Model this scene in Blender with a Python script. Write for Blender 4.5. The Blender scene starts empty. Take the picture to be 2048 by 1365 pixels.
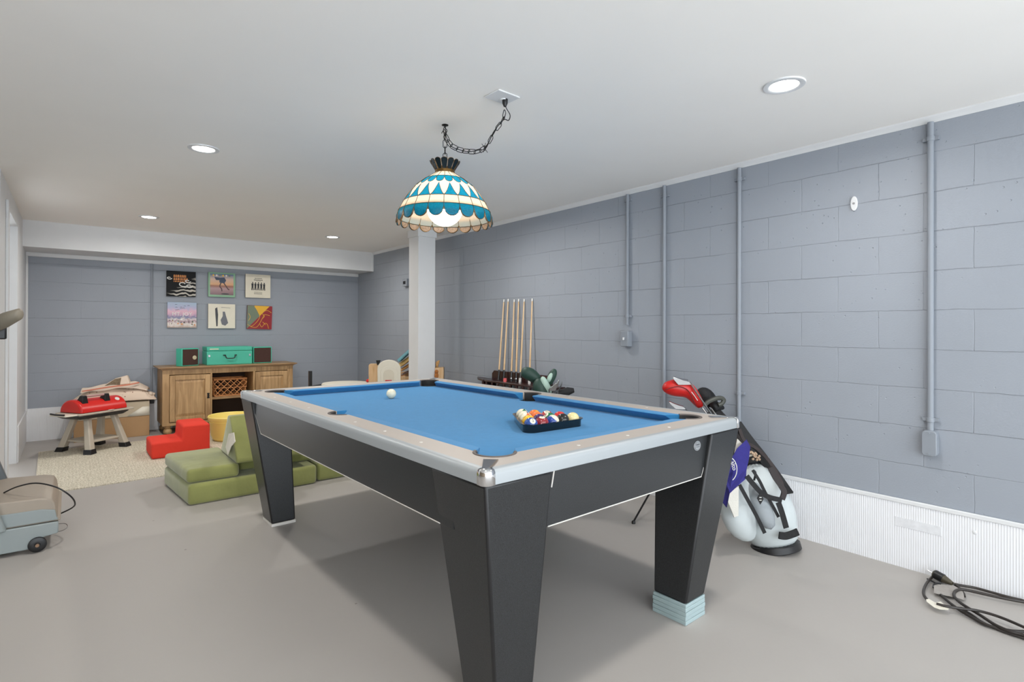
import bpy, bmesh, math, random
from mathutils import Vector, Matrix
PI = math.pi
S = bpy.context.scene
COL = S.collection

# ------------------------------------------------------------------ camera
F_PX, PSI, Y0, CAM_H, PIT, ROL = 1092.1558, .681, 653.563, 1.2636, -.0028, -.0026
sn, cs = math.sin(PSI), math.cos(PSI)
RGT = Vector((cs, -sn, 0)); FWD = Vector((sn, cs, 0)); UP = Vector((0, 0, 1))
d_ = FWD*math.cos(PIT) - UP*math.sin(PIT); u_ = UP*math.cos(PIT) + FWD*math.sin(PIT)
r3 = RGT*math.cos(ROL) - u_*math.sin(ROL); u3 = u_*math.cos(ROL) + RGT*math.sin(ROL)
cam = bpy.data.cameras.new('camera'); camo = bpy.data.objects.new('camera', cam); COL.objects.link(camo)
cam.sensor_fit = 'HORIZONTAL'; cam.sensor_width = 36; cam.lens = F_PX*36/2048
cam.shift_x = 0; cam.shift_y = -(682.5 - Y0)/2048
cam.clip_start = .05
camo.matrix_world = Matrix(((r3.x, u3.x, -d_.x, 0), (r3.y, u3.y, -d_.y, 0), (r3.z, u3.z, -d_.z, CAM_H), (0, 0, 0, 1)))
S.camera = camo
EYE = Vector((0, 0, CAM_H))

# ------------------------------------------------------------------ view, world, lights
S.view_settings.view_transform = 'Standard'; S.view_settings.look = 'None'
S.view_settings.exposure = 0.15; S.view_settings.gamma = 1.0; S.view_settings.use_curve_mapping = False
W = bpy.data.worlds.new('world'); S.world = W; W.use_nodes = True
W.node_tree.nodes['Background'].inputs[0].default_value = (.88, .945, 1.0, 1)
W.node_tree.nodes['Background'].inputs[1].default_value = 4.4      # daylight fill, let in by leaving the end behind the camera open
CAN_W = 10.5
CEIL = 2.36

def ray(x, y):
    a = (x-1024)/F_PX; b = -(y-Y0)/F_PX
    return d_ + r3*a + u3*b
def pZ(x, y, z): v = ray(x, y); return EYE + v*((z-CAM_H)/v.z)
def pX(x, y, X): v = ray(x, y); return EYE + v*(X/v.x)
def pY(x, y, Y): v = ray(x, y); return EYE + v*(Y/v.y)
def pD(x, y, d): return EYE + ray(x, y)*d

# ------------------------------------------------------------------ materials
def lin(c):
    return tuple(((v/255)/12.92 if v/255 <= .04045 else ((v/255+.055)/1.055)**2.4) for v in c)
MATS = {}
def mat(name, rgb, rough=.6, metal=0, var=.06, vscale=6, bump=0, bscale=60, spec=.5, emit=0, coat=0, sheen=0, trans=0, stretch=None):
    if name in MATS: return MATS[name]
    m = bpy.data.materials.new(name); m.use_nodes = True; nt = m.node_tree; n = nt.nodes; l = nt.links
    b = n['Principled BSDF']; c = lin(rgb)
    b.inputs['Roughness'].default_value = rough; b.inputs['Metallic'].default_value = metal
    b.inputs['Specular IOR Level'].default_value = spec
    b.inputs['Coat Weight'].default_value = coat; b.inputs['Sheen Weight'].default_value = sheen
    b.inputs['Transmission Weight'].default_value = trans
    tc = n.new('ShaderNodeTexCoord'); src = tc.outputs['Object']
    if stretch:
        mp = n.new('ShaderNodeMapping'); mp.inputs['Scale'].default_value = stretch; l.new(src, mp.inputs[0]); src = mp.outputs[0]
    nz = n.new('ShaderNodeTexNoise'); nz.inputs['Scale'].default_value = vscale; nz.inputs['Detail'].default_value = 5
    l.new(src, nz.inputs['Vector'])
    mx = n.new('ShaderNodeMix'); mx.data_type = 'RGBA'
    mx.inputs[6].default_value = tuple(v*(1-var*2) for v in c)+(1,); mx.inputs[7].default_value = tuple(min(1, v*(1+var*2)) for v in c)+(1,)
    l.new(nz.outputs['Fac'], mx.inputs[0]); l.new(mx.outputs[2], b.inputs['Base Color'])
    if emit: b.inputs['Emission Strength'].default_value = emit; b.inputs['Emission Color'].default_value = c+(1,)
    if bump:
        n2 = n.new('ShaderNodeTexNoise'); n2.inputs['Scale'].default_value = bscale; n2.inputs['Detail'].default_value = 6
        l.new(src, n2.inputs['Vector']); bp = n.new('ShaderNodeBump'); bp.inputs['Strength'].default_value = bump
        bp.inputs['Distance'].default_value = .01; l.new(n2.outputs['Fac'], bp.inputs['Height']); l.new(bp.outputs[0], b.inputs['Normal'])
    MATS[name] = m; return m
def nodes(m): return m.node_tree.nodes, m.node_tree.links
def bsdf(m): return m.node_tree.nodes['Principled BSDF']

M_WHITE = mat('white_paint', (222, 223, 224), .55, var=.02, bump=.05, bscale=90)
M_CEIL = mat('ceiling_paint', (246, 243, 238), .85, var=.015, vscale=2)
M_TRIM = mat('trim_paint', (220, 221, 222), .45, var=.02)
M_BLACK = mat('black_plastic', (22, 22, 24), .4, var=.1)
M_STEEL = mat('steel', (190, 190, 192), .25, 1, var=.05)
M_CHROME = mat('chrome', (225, 226, 228), .06, 1, var=.02)
M_CONDUIT = mat('conduit_paint', (138, 144, 152), .55, var=.03)
M_CREAM = mat('cream_plastic', (226, 220, 204), .4, var=.02)
M_BRASS = mat('antique_brass', (112, 84, 44), .4, .8, var=.12)
M_IRON = mat('dark_iron', (40, 38, 36), .45, .6, var=.1)

def block_wall(name, horiz, head=.5, joint_dark=.35, bs=.75):
    m = bpy.data.materials.new(name); m.use_nodes = True; n, l = nodes(m); b = bsdf(m)
    tc = n.new('ShaderNodeTexCoord'); sp = n.new('ShaderNodeSeparateXYZ'); l.new(tc.outputs['Object'], sp.inputs[0])
    cb = n.new('ShaderNodeCombineXYZ'); l.new(sp.outputs[horiz], cb.inputs[0]); l.new(sp.outputs['Z'], cb.inputs[1])
    wob = n.new('ShaderNodeTexNoise'); wob.inputs['Scale'].default_value = 7; wob.inputs['Detail'].default_value = 3; l.new(tc.outputs['Object'], wob.inputs['Vector'])
    ws = n.new('ShaderNodeVectorMath'); ws.operation = 'SUBTRACT'; ws.inputs[1].default_value = (.5, .5, .5); l.new(wob.outputs['Color'], ws.inputs[0])
    wm = n.new('ShaderNodeVectorMath'); wm.operation = 'SCALE'; wm.inputs['Scale'].default_value = .012; l.new(ws.outputs[0], wm.inputs[0])
    ad = n.new('ShaderNodeVectorMath'); ad.operation = 'ADD'; l.new(cb.outputs[0], ad.inputs[0]); l.new(wm.outputs[0], ad.inputs[1])
    mp = n.new('ShaderNodeMapping'); mp.inputs['Location'].default_value = (.158 if horiz == 'Y' else .1, -.1414, 0); l.new(ad.outputs[0], mp.inputs[0])
    br = n.new('ShaderNodeTexBrick'); br.offset = .5; br.inputs['Scale'].default_value = 1; br.inputs['Brick Width'].default_value = .4064
    br.inputs['Row Height'].default_value = .2032; br.inputs['Mortar Size'].default_value = .0028; br.inputs['Mortar Smooth'].default_value = .6
    l.new(mp.outputs[0], br.inputs['Vector'])
    # joints are partly filled with paint
    pn = n.new('ShaderNodeTexNoise'); pn.inputs['Scale'].default_value = 3.2; pn.inputs['Detail'].default_value = 4; l.new(tc.outputs['Object'], pn.inputs['Vector'])
    pr = n.new('ShaderNodeMapRange'); pr.inputs[1].default_value = .38; pr.inputs[2].default_value = .62; pr.inputs[3].default_value = .25; pr.inputs[4].default_value = 1
    l.new(pn.outputs['Fac'], pr.inputs[0])
    # head joints were smeared almost flush; only the bed joints stay open
    sy = n.new('ShaderNodeSeparateXYZ'); l.new(mp.outputs[0], sy.inputs[0])
    pp = n.new('ShaderNodeMath'); pp.operation = 'PINGPONG'; pp.inputs[1].default_value = .1016; l.new(sy.outputs['Y'], pp.inputs[0])
    hj = n.new('ShaderNodeMapRange'); hj.inputs[1].default_value = .004; hj.inputs[2].default_value = .007; hj.inputs[3].default_value = 1; hj.inputs[4].default_value = head; l.new(pp.outputs[0], hj.inputs[0])
    p2 = n.new('ShaderNodeMath'); p2.operation = 'MULTIPLY'; l.new(pr.outputs[0], p2.inputs[0]); l.new(hj.outputs[0], p2.inputs[1])
    jm = n.new('ShaderNodeMath'); jm.operation = 'MULTIPLY'; l.new(br.outputs['Fac'], jm.inputs[0]); l.new(p2.outputs[0], jm.inputs[1])
    fine = n.new('ShaderNodeTexNoise'); fine.inputs['Scale'].default_value = 110; fine.inputs['Detail'].default_value = 6; l.new(tc.outputs['Object'], fine.inputs['Vector'])
    vor = n.new('ShaderNodeTexVoronoi'); vor.inputs['Scale'].default_value = 22; l.new(tc.outputs['Object'], vor.inputs['Vector'])
    pit = n.new('ShaderNodeMapRange'); pit.inputs[1].default_value = .05; pit.inputs[2].default_value = .11; pit.inputs[3].default_value = 1; pit.inputs[4].default_value = 0
    l.new(vor.outputs['Distance'], pit.inputs[0])
    big = n.new('ShaderNodeTexNoise'); big.inputs['Scale'].default_value = 2.4; l.new(tc.outputs['Object'], big.inputs['Vector'])
    pg = n.new('ShaderNodeMapRange'); pg.inputs[1].default_value = .44; pg.inputs[2].default_value = .6; l.new(big.outputs['Fac'], pg.inputs[0])
    pm = n.new('ShaderNodeMath'); pm.operation = 'MULTIPLY'; l.new(pit.outputs[0], pm.inputs[0]); l.new(pg.outputs[0], pm.inputs[1])
    # height = -joint*.8 - pits*.5 + fine*.12
    h1 = n.new('ShaderNodeMath'); h1.operation = 'MULTIPLY_ADD'; h1.inputs[1].default_value = -1.0; h1.inputs[2].default_value = 1; l.new(jm.outputs[0], h1.inputs[0])
    h2 = n.new('ShaderNodeMath'); h2.operation = 'MULTIPLY_ADD'; h2.inputs[1].default_value = -.5; l.new(pm.outputs[0], h2.inputs[0]); l.new(h1.outputs[0], h2.inputs[2])
    h3 = n.new('ShaderNodeMath'); h3.operation = 'MULTIPLY_ADD'; h3.inputs[1].default_value = .16; l.new(fine.outputs['Fac'], h3.inputs[0]); l.new(h2.outputs[0], h3.inputs[2])
    bp = n.new('ShaderNodeBump'); bp.inputs['Strength'].default_value = bs; bp.inputs['Distance'].default_value = .007
    l.new(h3.outputs[0], bp.inputs['Height']); l.new(bp.outputs[0], b.inputs['Normal'])
    c = lin((150, 156, 165))
    mx = n.new('ShaderNodeMix'); mx.data_type = 'RGBA'; mx.inputs[6].default_value = tuple(v*.95 for v in c)+(1,); mx.inputs[7].default_value = tuple(v*1.05 for v in c)+(1,)
    l.new(big.outputs['Fac'], mx.inputs[0])
    dk = n.new('ShaderNodeMix'); dk.data_type = 'RGBA'; dk.inputs[7].default_value = tuple(v*.70 for v in c)+(1,)   # joints coloured darker than the block faces
    sc = n.new('ShaderNodeMath'); sc.operation = 'MULTIPLY'; sc.inputs[1].default_value = joint_dark; l.new(jm.outputs[0], sc.inputs[0])
    l.new(sc.outputs[0], dk.inputs[0]); l.new(mx.outputs[2], dk.inputs[6]); l.new(dk.outputs[2], b.inputs['Base Color'])
    b.inputs['Roughness'].default_value = .5
    return m

def corrugated(name, horiz):
    m = mat(name, (232, 233, 236), .35, var=0); n, l = nodes(m)
    tc = n.new('ShaderNodeTexCoord'); sp = n.new('ShaderNodeSeparateXYZ'); l.new(tc.outputs['Object'], sp.inputs[0])
    s = n.new('ShaderNodeMath'); s.operation = 'MULTIPLY'; s.inputs[1].default_value = 2*PI/.0105; l.new(sp.outputs[horiz], s.inputs[0])
    q = n.new('ShaderNodeMath'); q.operation = 'SINE'; l.new(s.outputs[0], q.inputs[0])
    bp = n.new('ShaderNodeBump'); bp.inputs['Strength'].default_value = .35; bp.inputs['Distance'].default_value = .0015
    l.new(q.outputs[0], bp.inputs['Height']); l.new(bp.outputs[0], bsdf(m).inputs['Normal']); return m

def floor_mat():
    m = bpy.data.materials.new('painted_concrete'); m.use_nodes = True; n, l = nodes(m); b = bsdf(m)
    tc = n.new('ShaderNodeTexCoord')
    a = n.new('ShaderNodeTexNoise'); a.inputs['Scale'].default_value = 1.1; a.inputs['Detail'].default_value = 5; l.new(tc.outputs['Object'], a.inputs['Vector'])
    c = lin((170, 165, 160))
    mx = n.new('ShaderNodeMix'); mx.data_type = 'RGBA'; mx.inputs[6].default_value = tuple(v*.94 for v in c)+(1,); mx.inputs[7].default_value = tuple(v*1.06 for v in c)+(1,)
    l.new(a.outputs['Fac'], mx.inputs[0])
    # scattered chips and scuffs
    v = n.new('ShaderNodeTexVoronoi'); v.inputs['Scale'].default_value = 2.6; l.new(tc.outputs['Object'], v.inputs['Vector'])
    dn = n.new('ShaderNodeTexNoise'); dn.inputs['Scale'].default_value = 60; l.new(tc.outputs['Object'], dn.inputs['Vector'])
    ad = n.new('ShaderNodeMath'); ad.operation = 'MULTIPLY_ADD'; ad.inputs[1].default_value = .05; l.new(dn.outputs['Fac'], ad.inputs[0]); l.new(v.outputs['Distance'], ad.inputs[2])
    r = n.new('ShaderNodeMapRange'); r.inputs[1].default_value = .040; r.inputs[2].default_value = .047; r.inputs[3].default_value = .55; r.inputs[4].default_value = 0; l.new(ad.outputs[0], r.inputs[0])
    dk = n.new('ShaderNodeMix'); dk.data_type = 'RGBA'; dk.inputs[7].default_value = lin((96, 88, 82))+(1,); l.new(r.outputs[0], dk.inputs[0]); l.new(mx.outputs[2], dk.inputs[6])
    l.new(dk.outputs[2], b.inputs['Base Color'])
    ro = n.new('ShaderNodeMapRange'); ro.inputs[3].default_value = .38; ro.inputs[4].default_value = .55; l.new(a.outputs['Fac'], ro.inputs[0]); l.new(ro.outputs[0], b.inputs['Roughness'])
    b.inputs['Specular IOR Level'].default_value = .35
    f = n.new('ShaderNodeTexNoise'); f.inputs['Scale'].default_value = 24; f.inputs['Detail'].default_value = 8; l.new(tc.outputs['Object'], f.inputs['Vector'])
    bp = n.new('ShaderNodeBump'); bp.inputs['Strength'].default_value = .12; bp.inputs['Distance'].default_value = .004; l.new(f.outputs['Fac'], bp.inputs['Height']); l.new(bp.outputs[0], b.inputs['Normal'])
    return m

def wood(name, c1, c2, rough=.5, scale=3, axis='Z'):
    m = bpy.data.materials.new(name); m.use_nodes = True; n, l = nodes(m); b = bsdf(m)
    tc = n.new('ShaderNodeTexCoord'); mp = n.new('ShaderNodeMapping'); k = {'X': (1, 9, 9), 'Y': (9, 1, 9), 'Z': (9, 9, 1)}[axis]
    mp.inputs['Scale'].default_value = tuple(scale*q for q in k); l.new(tc.outputs['Object'], mp.inputs[0])
    a = n.new('ShaderNodeTexNoise'); a.inputs['Scale'].default_value = 1; a.inputs['Detail'].default_value = 8; a.inputs['Distortion'].default_value = 1.2; l.new(mp.outputs[0], a.inputs['Vector'])
    cr = n.new('ShaderNodeValToRGB'); cr.color_ramp.elements[0].position = .3; cr.color_ramp.elements[0].color = lin(c1)+(1,); cr.color_ramp.elements[1].position = .7; cr.color_ramp.elements[1].color = lin(c2)+(1,)
    l.new(a.outputs['Fac'], cr.inputs[0]); l.new(cr.outputs[0], b.inputs['Base Color']); b.inputs['Roughness'].default_value = rough
    bp = n.new('ShaderNodeBump'); bp.inputs['Strength'].default_value = .15; bp.inputs['Distance'].default_value = .003; l.new(a.outputs['Fac'], bp.inputs['Height']); l.new(bp.outputs[0], b.inputs['Normal'])
    return m

# ------------------------------------------------------------------ mesh helpers
class MB:
    def __init__(s): s.v = []; s.f = []; s.m = []; s.mi = 0
    def add(s, vs, fs):
        o = len(s.v); s.v += [Vector(p) for p in vs]
        for f in fs: s.f.append([o+i for i in f]); s.m.append(s.mi)
        return s
    def hexa(s, p):   # 8 points: bottom ring 0-3 (ccw from above), top ring 4-7
        return s.add(p, [(3, 2, 1, 0), (4, 5, 6, 7), (0, 1, 5, 4), (1, 2, 6, 5), (2, 3, 7, 6), (3, 0, 4, 7)])
    def box(s, x0, x1, y0, y1, z0, z1):
        return s.hexa([(x0, y0, z0), (x1, y0, z0), (x1, y1, z0), (x0, y1, z0), (x0, y0, z1), (x1, y0, z1), (x1, y1, z1), (x0, y1, z1)])
    def prism(s, poly, lo, hi, axis='Z'):
        def P(a, b, c): return {'Z': (a, b, c), 'Y': (a, c, b), 'X': (c, a, b)}[axis]
        n = len(poly); vs = [P(a, b, lo) for a, b in poly] + [P(a, b, hi) for a, b in poly]
        return s.add(vs, [list(range(n))[::-1], list(range(n, 2*n))] + [(i, (i+1) % n, n+(i+1) % n, n+i) for i in range(n)])
    def loft(s, rings, cap=True, close=False):
        n = len(rings[0]); vs = [p for r in rings for p in r]; fs = []
        R = len(rings)
        for k in range(R if close else R-1):
            for i in range(n):
                a = k*n; b = ((k+1) % R)*n
                fs.append((a+i, a+(i+1) % n, b+(i+1) % n, b+i))
        if cap and not close: fs += [list(range(n))[::-1], [(R-1)*n+i for i in range(n)]]
        return s.add(vs, fs)
    def lathe(s, prof, c=(0, 0, 0), n=32, axis=Vector((0, 0, 1)), cap=True, a0=0):
        ax = Vector(axis).normalized(); u = ax.orthogonal().normalized() if abs(ax.z) < .999 else Vector((1, 0, 0)); w = ax.cross(u)
        rings = [[Vector(c)+ax*z+(u*math.cos(a0+2*PI*i/n)+w*math.sin(a0+2*PI*i/n))*max(r, 1e-5) for i in range(n)] for r, z in prof]
        return s.loft(rings, cap)
    def cyl(s, a, b, r, r2=None, n=16):
        a = Vector(a); b = Vector(b); L = (b-a).length
        return s.lathe([(r, 0), (r if r2 is None else r2, L)], a, n, (b-a))
    def tube(s, pts, r, n=8, close=False, smooth=0):
        P = [Vector(p) for p in pts]
        if smooth: P = spline(P, smooth, close)
        N = len(P); rad = r if callable(r) else (lambda t: r)
        T = []
        for i in range(N):
            a = P[(i-1) % N] if (i or close) else P[0]; b = P[(i+1) % N] if (i < N-1 or close) else P[-1]
            T.append((b-a).normalized())
        u = T[0].orthogonal().normalized(); rings = []
        for i in range(N):
            u = (u-T[i]*u.dot(T[i])).normalized(); w = T[i].cross(u); q = rad(i/max(1, N-1))
            rings.append([P[i]+(u*math.cos(2*PI*k/n)+w*math.sin(2*PI*k/n))*q for k in range(n)])
        return s.loft(rings, True, close)
    def sphere(s, c, r, n=20, sc=(1, 1, 1), rot=None):
        vs = []; fs = []; m = n//2
        for j in range(1, m):
            for i in range(n):
                p = Vector((math.sin(PI*j/m)*math.cos(2*PI*i/n)*r*sc[0], math.sin(PI*j/m)*math.sin(2*PI*i/n)*r*sc[1], math.cos(PI*j/m)*r*sc[2]))
                if rot: p = rot @ p
                vs.append(Vector(c)+p)
        t = Vector((0, 0, r*sc[2])); t = rot @ t if rot else t
        vs += [Vector(c)+t, Vector(c)-t]; T = len(vs)-2
        for j in range(m-2):
            for i in range(n): fs.append((j*n+i, (j+1)*n+i, (j+1)*n+(i+1) % n, j*n+(i+1) % n))
        for i in range(n): fs.append((T, i, (i+1) % n)); fs.append((T+1, (m-2)*n+(i+1) % n, (m-2)*n+i))
        return s.add(vs, fs)
    def ribbon(s, pts, w, t, nrm, smooth=0):
        P = [Vector(p) for p in pts]
        if smooth: P = spline(P, smooth)
        N = len(P); rings = []
        for i in range(N):
            T = (P[min(i+1, N-1)]-P[max(i-1, 0)]).normalized(); nn = Vector(nrm(i/(N-1)) if callable(nrm) else nrm); nn = (nn-T*nn.dot(T)).normalized(); b = T.cross(nn)
            rings.append([P[i]+b*w/2+nn*t/2, P[i]-b*w/2+nn*t/2, P[i]-b*w/2-nn*t/2, P[i]+b*w/2-nn*t/2])
        return s.loft(rings)
    def build(s, name, mats, parent=None, bevel=0, smooth=40, seg=2, subd=0, world=False, solid=0, xf=None):
        me = bpy.data.meshes.new(name)
        vs = s.v
        if xf: vs = [xf @ p for p in vs]
        if world and parent is not None:
            inv = WM(parent).inverted(); vs = [inv @ p for p in vs]
        me.from_pydata([tuple(p) for p in vs], [], s.f)
        if not isinstance(mats, (list, tuple)): mats = [mats]
        for m in mats: me.materials.append(m)
        for p, k in zip(me.polygons, s.m): p.material_index = k
        bm = bmesh.new(); bm.from_mesh(me)
        bmesh.ops.remove_doubles(bm, verts=bm.verts, dist=1e-6)
        bmesh.ops.recalc_face_normals(bm, faces=bm.faces)
        if smooth:
            for f in bm.faces: f.smooth = True
            for e in bm.edges:
                if len(e.link_faces) == 2 and e.calc_face_angle(0) > math.radians(smooth): e.smooth = False
        bm.to_mesh(me); bm.free()
        o = bpy.data.objects.new(name, me); COL.objects.link(o)
        if parent is not None: o.parent = parent
        if solid: q = o.modifiers.new('s', 'SOLIDIFY'); q.thickness = solid; q.offset = 0
        if bevel: q = o.modifiers.new('b', 'BEVEL'); q.width = bevel; q.segments = seg; q.limit_method = 'ANGLE'; q.angle_limit = math.radians(35)
        if subd: q = o.modifiers.new('u', 'SUBSURF'); q.levels = subd; q.render_levels = subd
        return o
def WM(o):
    m = Matrix.Translation(o.location) @ o.rotation_euler.to_matrix().to_4x4()
    return WM(o.parent) @ m if o.parent else m
def spline(P, k, close=False):
    out = []; N = len(P)
    for i in range(N if close else N-1):
        g = lambda j: P[j % N] if close else P[max(0, min(N-1, j))]
        a, b, c, d = g(i-1), g(i), g(i+1), g(i+2)
        for q in range(k):
            t = q/k; out.append(.5*((2*b)+(c-a)*t+(2*a-5*b+4*c-d)*t*t+(3*b-a-3*c+d)*t**3))
    if not close: out.append(P[-1].copy())
    return out
def thing(name, label, cat, loc=(0, 0, 0), rz=0, group=None):
    o = bpy.data.objects.new(name, None); COL.objects.link(o); o.location = Vector(loc); o.rotation_euler = (0, 0, rz); o.empty_display_size = .1
    return tag(o, label, cat, group)
def tag(o, label, cat, group=None):
    o['label'] = label; o['category'] = cat
    if group: o['group'] = group
    return o
def struct(o): o['kind'] = 'structure'; return o
def copy_tree(o, parent=None):
    c = o.copy(); COL.objects.link(c); c.parent = parent
    for ch in list(o.children): copy_tree(ch, c)
    return c
def cut(o, cutters):
    for c in cutters:
        q = o.modifiers.new('c', 'BOOLEAN'); q.operation = 'DIFFERENCE'; q.object = c; q.solver = 'EXACT'
    bpy.context.view_layer.update()
    me = bpy.data.meshes.new_from_object(o.evaluated_get(bpy.context.evaluated_depsgraph_get()))
    o.modifiers.clear(); o.data = me
def rrect(x0, x1, y0, y1, r, n=5):
    out = []
    for cx, cy, a in ((x1-r, y0+r, -90), (x1-r, y1-r, 0), (x0+r, y1-r, 90), (x0+r, y0+r, 180)):
        for k in range(n+1): t = math.radians(a+90*k/n); out.append((cx+r*math.cos(t), cy+r*math.sin(t)))
    return out
def text(name, body, size, m, parent, mw, ext=.0004, align='CENTER', sx=1):
    c = bpy.data.curves.new(name, 'FONT'); c.body = body; c.size = size; c.extrude = ext; c.align_x = align; c.align_y = 'CENTER'; c.resolution_u = 3
    t = bpy.data.objects.new(name, c); COL.objects.link(t); bpy.context.view_layer.update()
    me = bpy.data.meshes.new_from_object(t.evaluated_get(bpy.context.evaluated_depsgraph_get())); me.materials.clear(); me.materials.append(m)
    bpy.data.objects.remove(t); me.transform(mw @ Matrix.Diagonal((sx, 1, 1, 1)))
    o = bpy.data.objects.new(name, me); COL.objects.link(o); o.parent = parent; return o

# ================================================================== SETTING
RW, BW, LW, SF, SB, YN, XL = 3.446, 8.0194, -.375, 7.4707, 2.0877, -2.0, -3.0
M_WR = block_wall('block_wall_right', 'Y'); M_WB = block_wall('block_wall_back', 'X', .15, .3, .6)
struct(MB().box(XL, RW+.2, YN, BW+.2, -.1, 0).build('floor', floor_mat(), smooth=0))
struct(MB().box(XL, RW+.2, YN, BW+.2, CEIL, CEIL+.1).build('ceiling', M_CEIL, smooth=0))
struct(MB().box(RW, RW+.2, YN, BW+.2, 0, CEIL).build('wall_right', M_WR, smooth=0))
struct(MB().box(LW-.12, RW, BW, BW+.2, 0, CEIL).build('wall_back', M_WB, smooth=0))
mb = MB().box(LW-.12, LW, 6.8, BW, 0, CEIL).box(LW-.12, LW, 5.15, 5.66, 0, CEIL).box(LW-.12, LW, 5.66, 6.8, 2.19, CEIL)
struct(mb.build('wall_left', M_WHITE, smooth=0))
struct(MB().box(XL, LW-.12, 5.15, 5.27, 0, CEIL).build('wall_side', M_WHITE, smooth=0))
M_TAN = mat('tan_panelling', (150, 132, 110), .6, var=.1)
struct(MB().box(XL-.1, XL, YN, 5.27, 0, CEIL).build('wall_far_left', M_TAN, smooth=0))
struct(MB().box(LW-1.3, LW-1.2, 5.27, BW, 0, CEIL).build('wall_hall', M_WHITE, smooth=0))
# door casing in the left wall
o = MB().box(LW, LW+.018, 5.56, 5.66, 0, 2.22).build('door_1', M_TRIM, bevel=.004); struct(o)
# soffit over the back wall
o = MB().box(LW, RW, SF, BW, SB, CEIL).build('wall_soffit', M_WHITE, smooth=0); struct(o)
struct(MB().box(LW, RW, BW-.018, BW, SB-.045, SB).build('trim_1', M_TRIM, bevel=.004))
struct(MB().box(RW-.03, RW, SF-.012, SF+.03, SB-.005, CEIL).build('trim_2', M_TRIM, bevel=.003))
struct(MB().prism([(0, 0), (-.022, 0), (-.02, -.01), (-.008, -.018), (-.004, -.034), (0, -.034)], YN, SF-.012, 'Y').build('trim_3', M_TRIM, smooth=60,
    xf=Matrix.Translation((RW, 0, CEIL))))
struct(MB().box(LW, LW+.02, BW-.02, BW, .3, SB-.04).build('trim_4', M_TRIM, bevel=.003))
# corrugated white sheet along the foot of the walls
struct(MB().box(RW-.012, RW, YN, BW, 0, .348).build('baseboard_right', corrugated('corrugated_right', 'Y'), smooth=0))
struct(MB().box(RW-.018, RW-.002, YN, BW-.02, .340, .362).build('trim_5', M_TRIM, bevel=.003))
struct(MB().box(LW, RW-.012, BW-.012, BW, 0, .36).build('baseboard_back', corrugated('corrugated_back', 'X'), smooth=0))
struct(MB().box(LW, LW+.012, 6.83, BW-.012, 0, .34).build('baseboard_left', M_TRIM, bevel=.003))

# tape on the sheet
M_TAPE = mat('pale_tape', (222, 223, 226), .3, var=.08, vscale=40)
a = pX(1800, 1028, RW-.013)
o = MB().box(RW-.0145, RW-.012, .78, .98, .215, .262).build('tape_strip', M_TAPE, bevel=.0005); tag(o, 'crinkled strip of pale tape stuck on the white wall sheet', 'tape')

o = MB().lathe([(.0, 0), (.0095, 0), (.0095, .002), (.006, .004), (.0, .004)], (0, 0, 0), 16, (-1, 0, 0)).build('sheet_rivet', M_TRIM); o.location = (RW-.012, .649, .272); tag(o, 'tiny white plastic rivet on the wall sheet right of the tape', 'rivet')

# structural column
w = (pY(870.5, 600, 5.32).x-2.982)/2
t = thing('support_column', 'square white support column standing behind the pool table', 'column', (2.982+w, 5.32+w, 0))
MB().box(-w, w, -w, w, 0, CEIL).build('shaft', M_WHITE, t, bevel=.004)
mb = MB()
for zz, e, hh in ((2.275, .012, .085), (0, .012, .09)): mb.box(-w-e, w+e, -w-e, w+e, zz, zz+hh)
mb.build('collar', M_TRIM, t, bevel=.004)

# recessed lights
M_LED = bpy.data.materials.new('led_disc'); M_LED.use_nodes = True
bsdf(M_LED).inputs['Emission Color'].default_value = (1, .97, .93, 1); bsdf(M_LED).inputs['Emission Strength'].default_value = 14
def can(x, y, label):
    t = thing('recessed_light', label, 'ceiling light', (x, y, CEIL), group='recessed ceiling lights')
    MB().loft([[Vector((r*math.cos(k*PI/20), r*math.sin(k*PI/20), z)) for k in range(40)] for r, z in ((.088, 0), (.086, -.006), (.068, -.008), (.059, -.003), (.059, 0))], cap=False).build('trim_ring', M_TRIM, t)
    MB().cyl((0, 0, -.0045), (0, 0, -.0015), .060, n=40).build('lens', M_LED, t)
    L = bpy.data.lights.new('can_lamp', 'AREA'); L.shape = 'DISK'; L.size = .12; L.energy = CAN_W*(1.35 if y > 3 else 1.0); L.color = (1, .965, .92); L.spread = math.radians(170)
    lo = bpy.data.objects.new('can_lamp', L); COL.objects.link(lo); lo.parent = t; lo.location = (0, 0, -.012)
    return t
can(2.49, 1.136, 'recessed light nearest the right wall, largest of the bright ceiling discs')
can(.634, 3.788, 'recessed light in the left middle of the ceiling')
can(.609, 6.485, 'recessed light at the far left, in front of the soffit')
can(2.462, 6.484, 'recessed light at the far right before the soffit')
can(2.47, 3.80, 'recessed light in the ceiling hidden behind the stained-glass lamp')
for x, y in ((.62, 1.14),):
    L = bpy.data.lights.new('can_lamp', 'AREA'); L.shape = 'DISK'; L.size = .12; L.energy = CAN_W; L.color = (1, .965, .92)
    lo = bpy.data.objects.new('can_lamp', L); COL.objects.link(lo); lo.location = (x, y, CEIL-.012)

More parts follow.
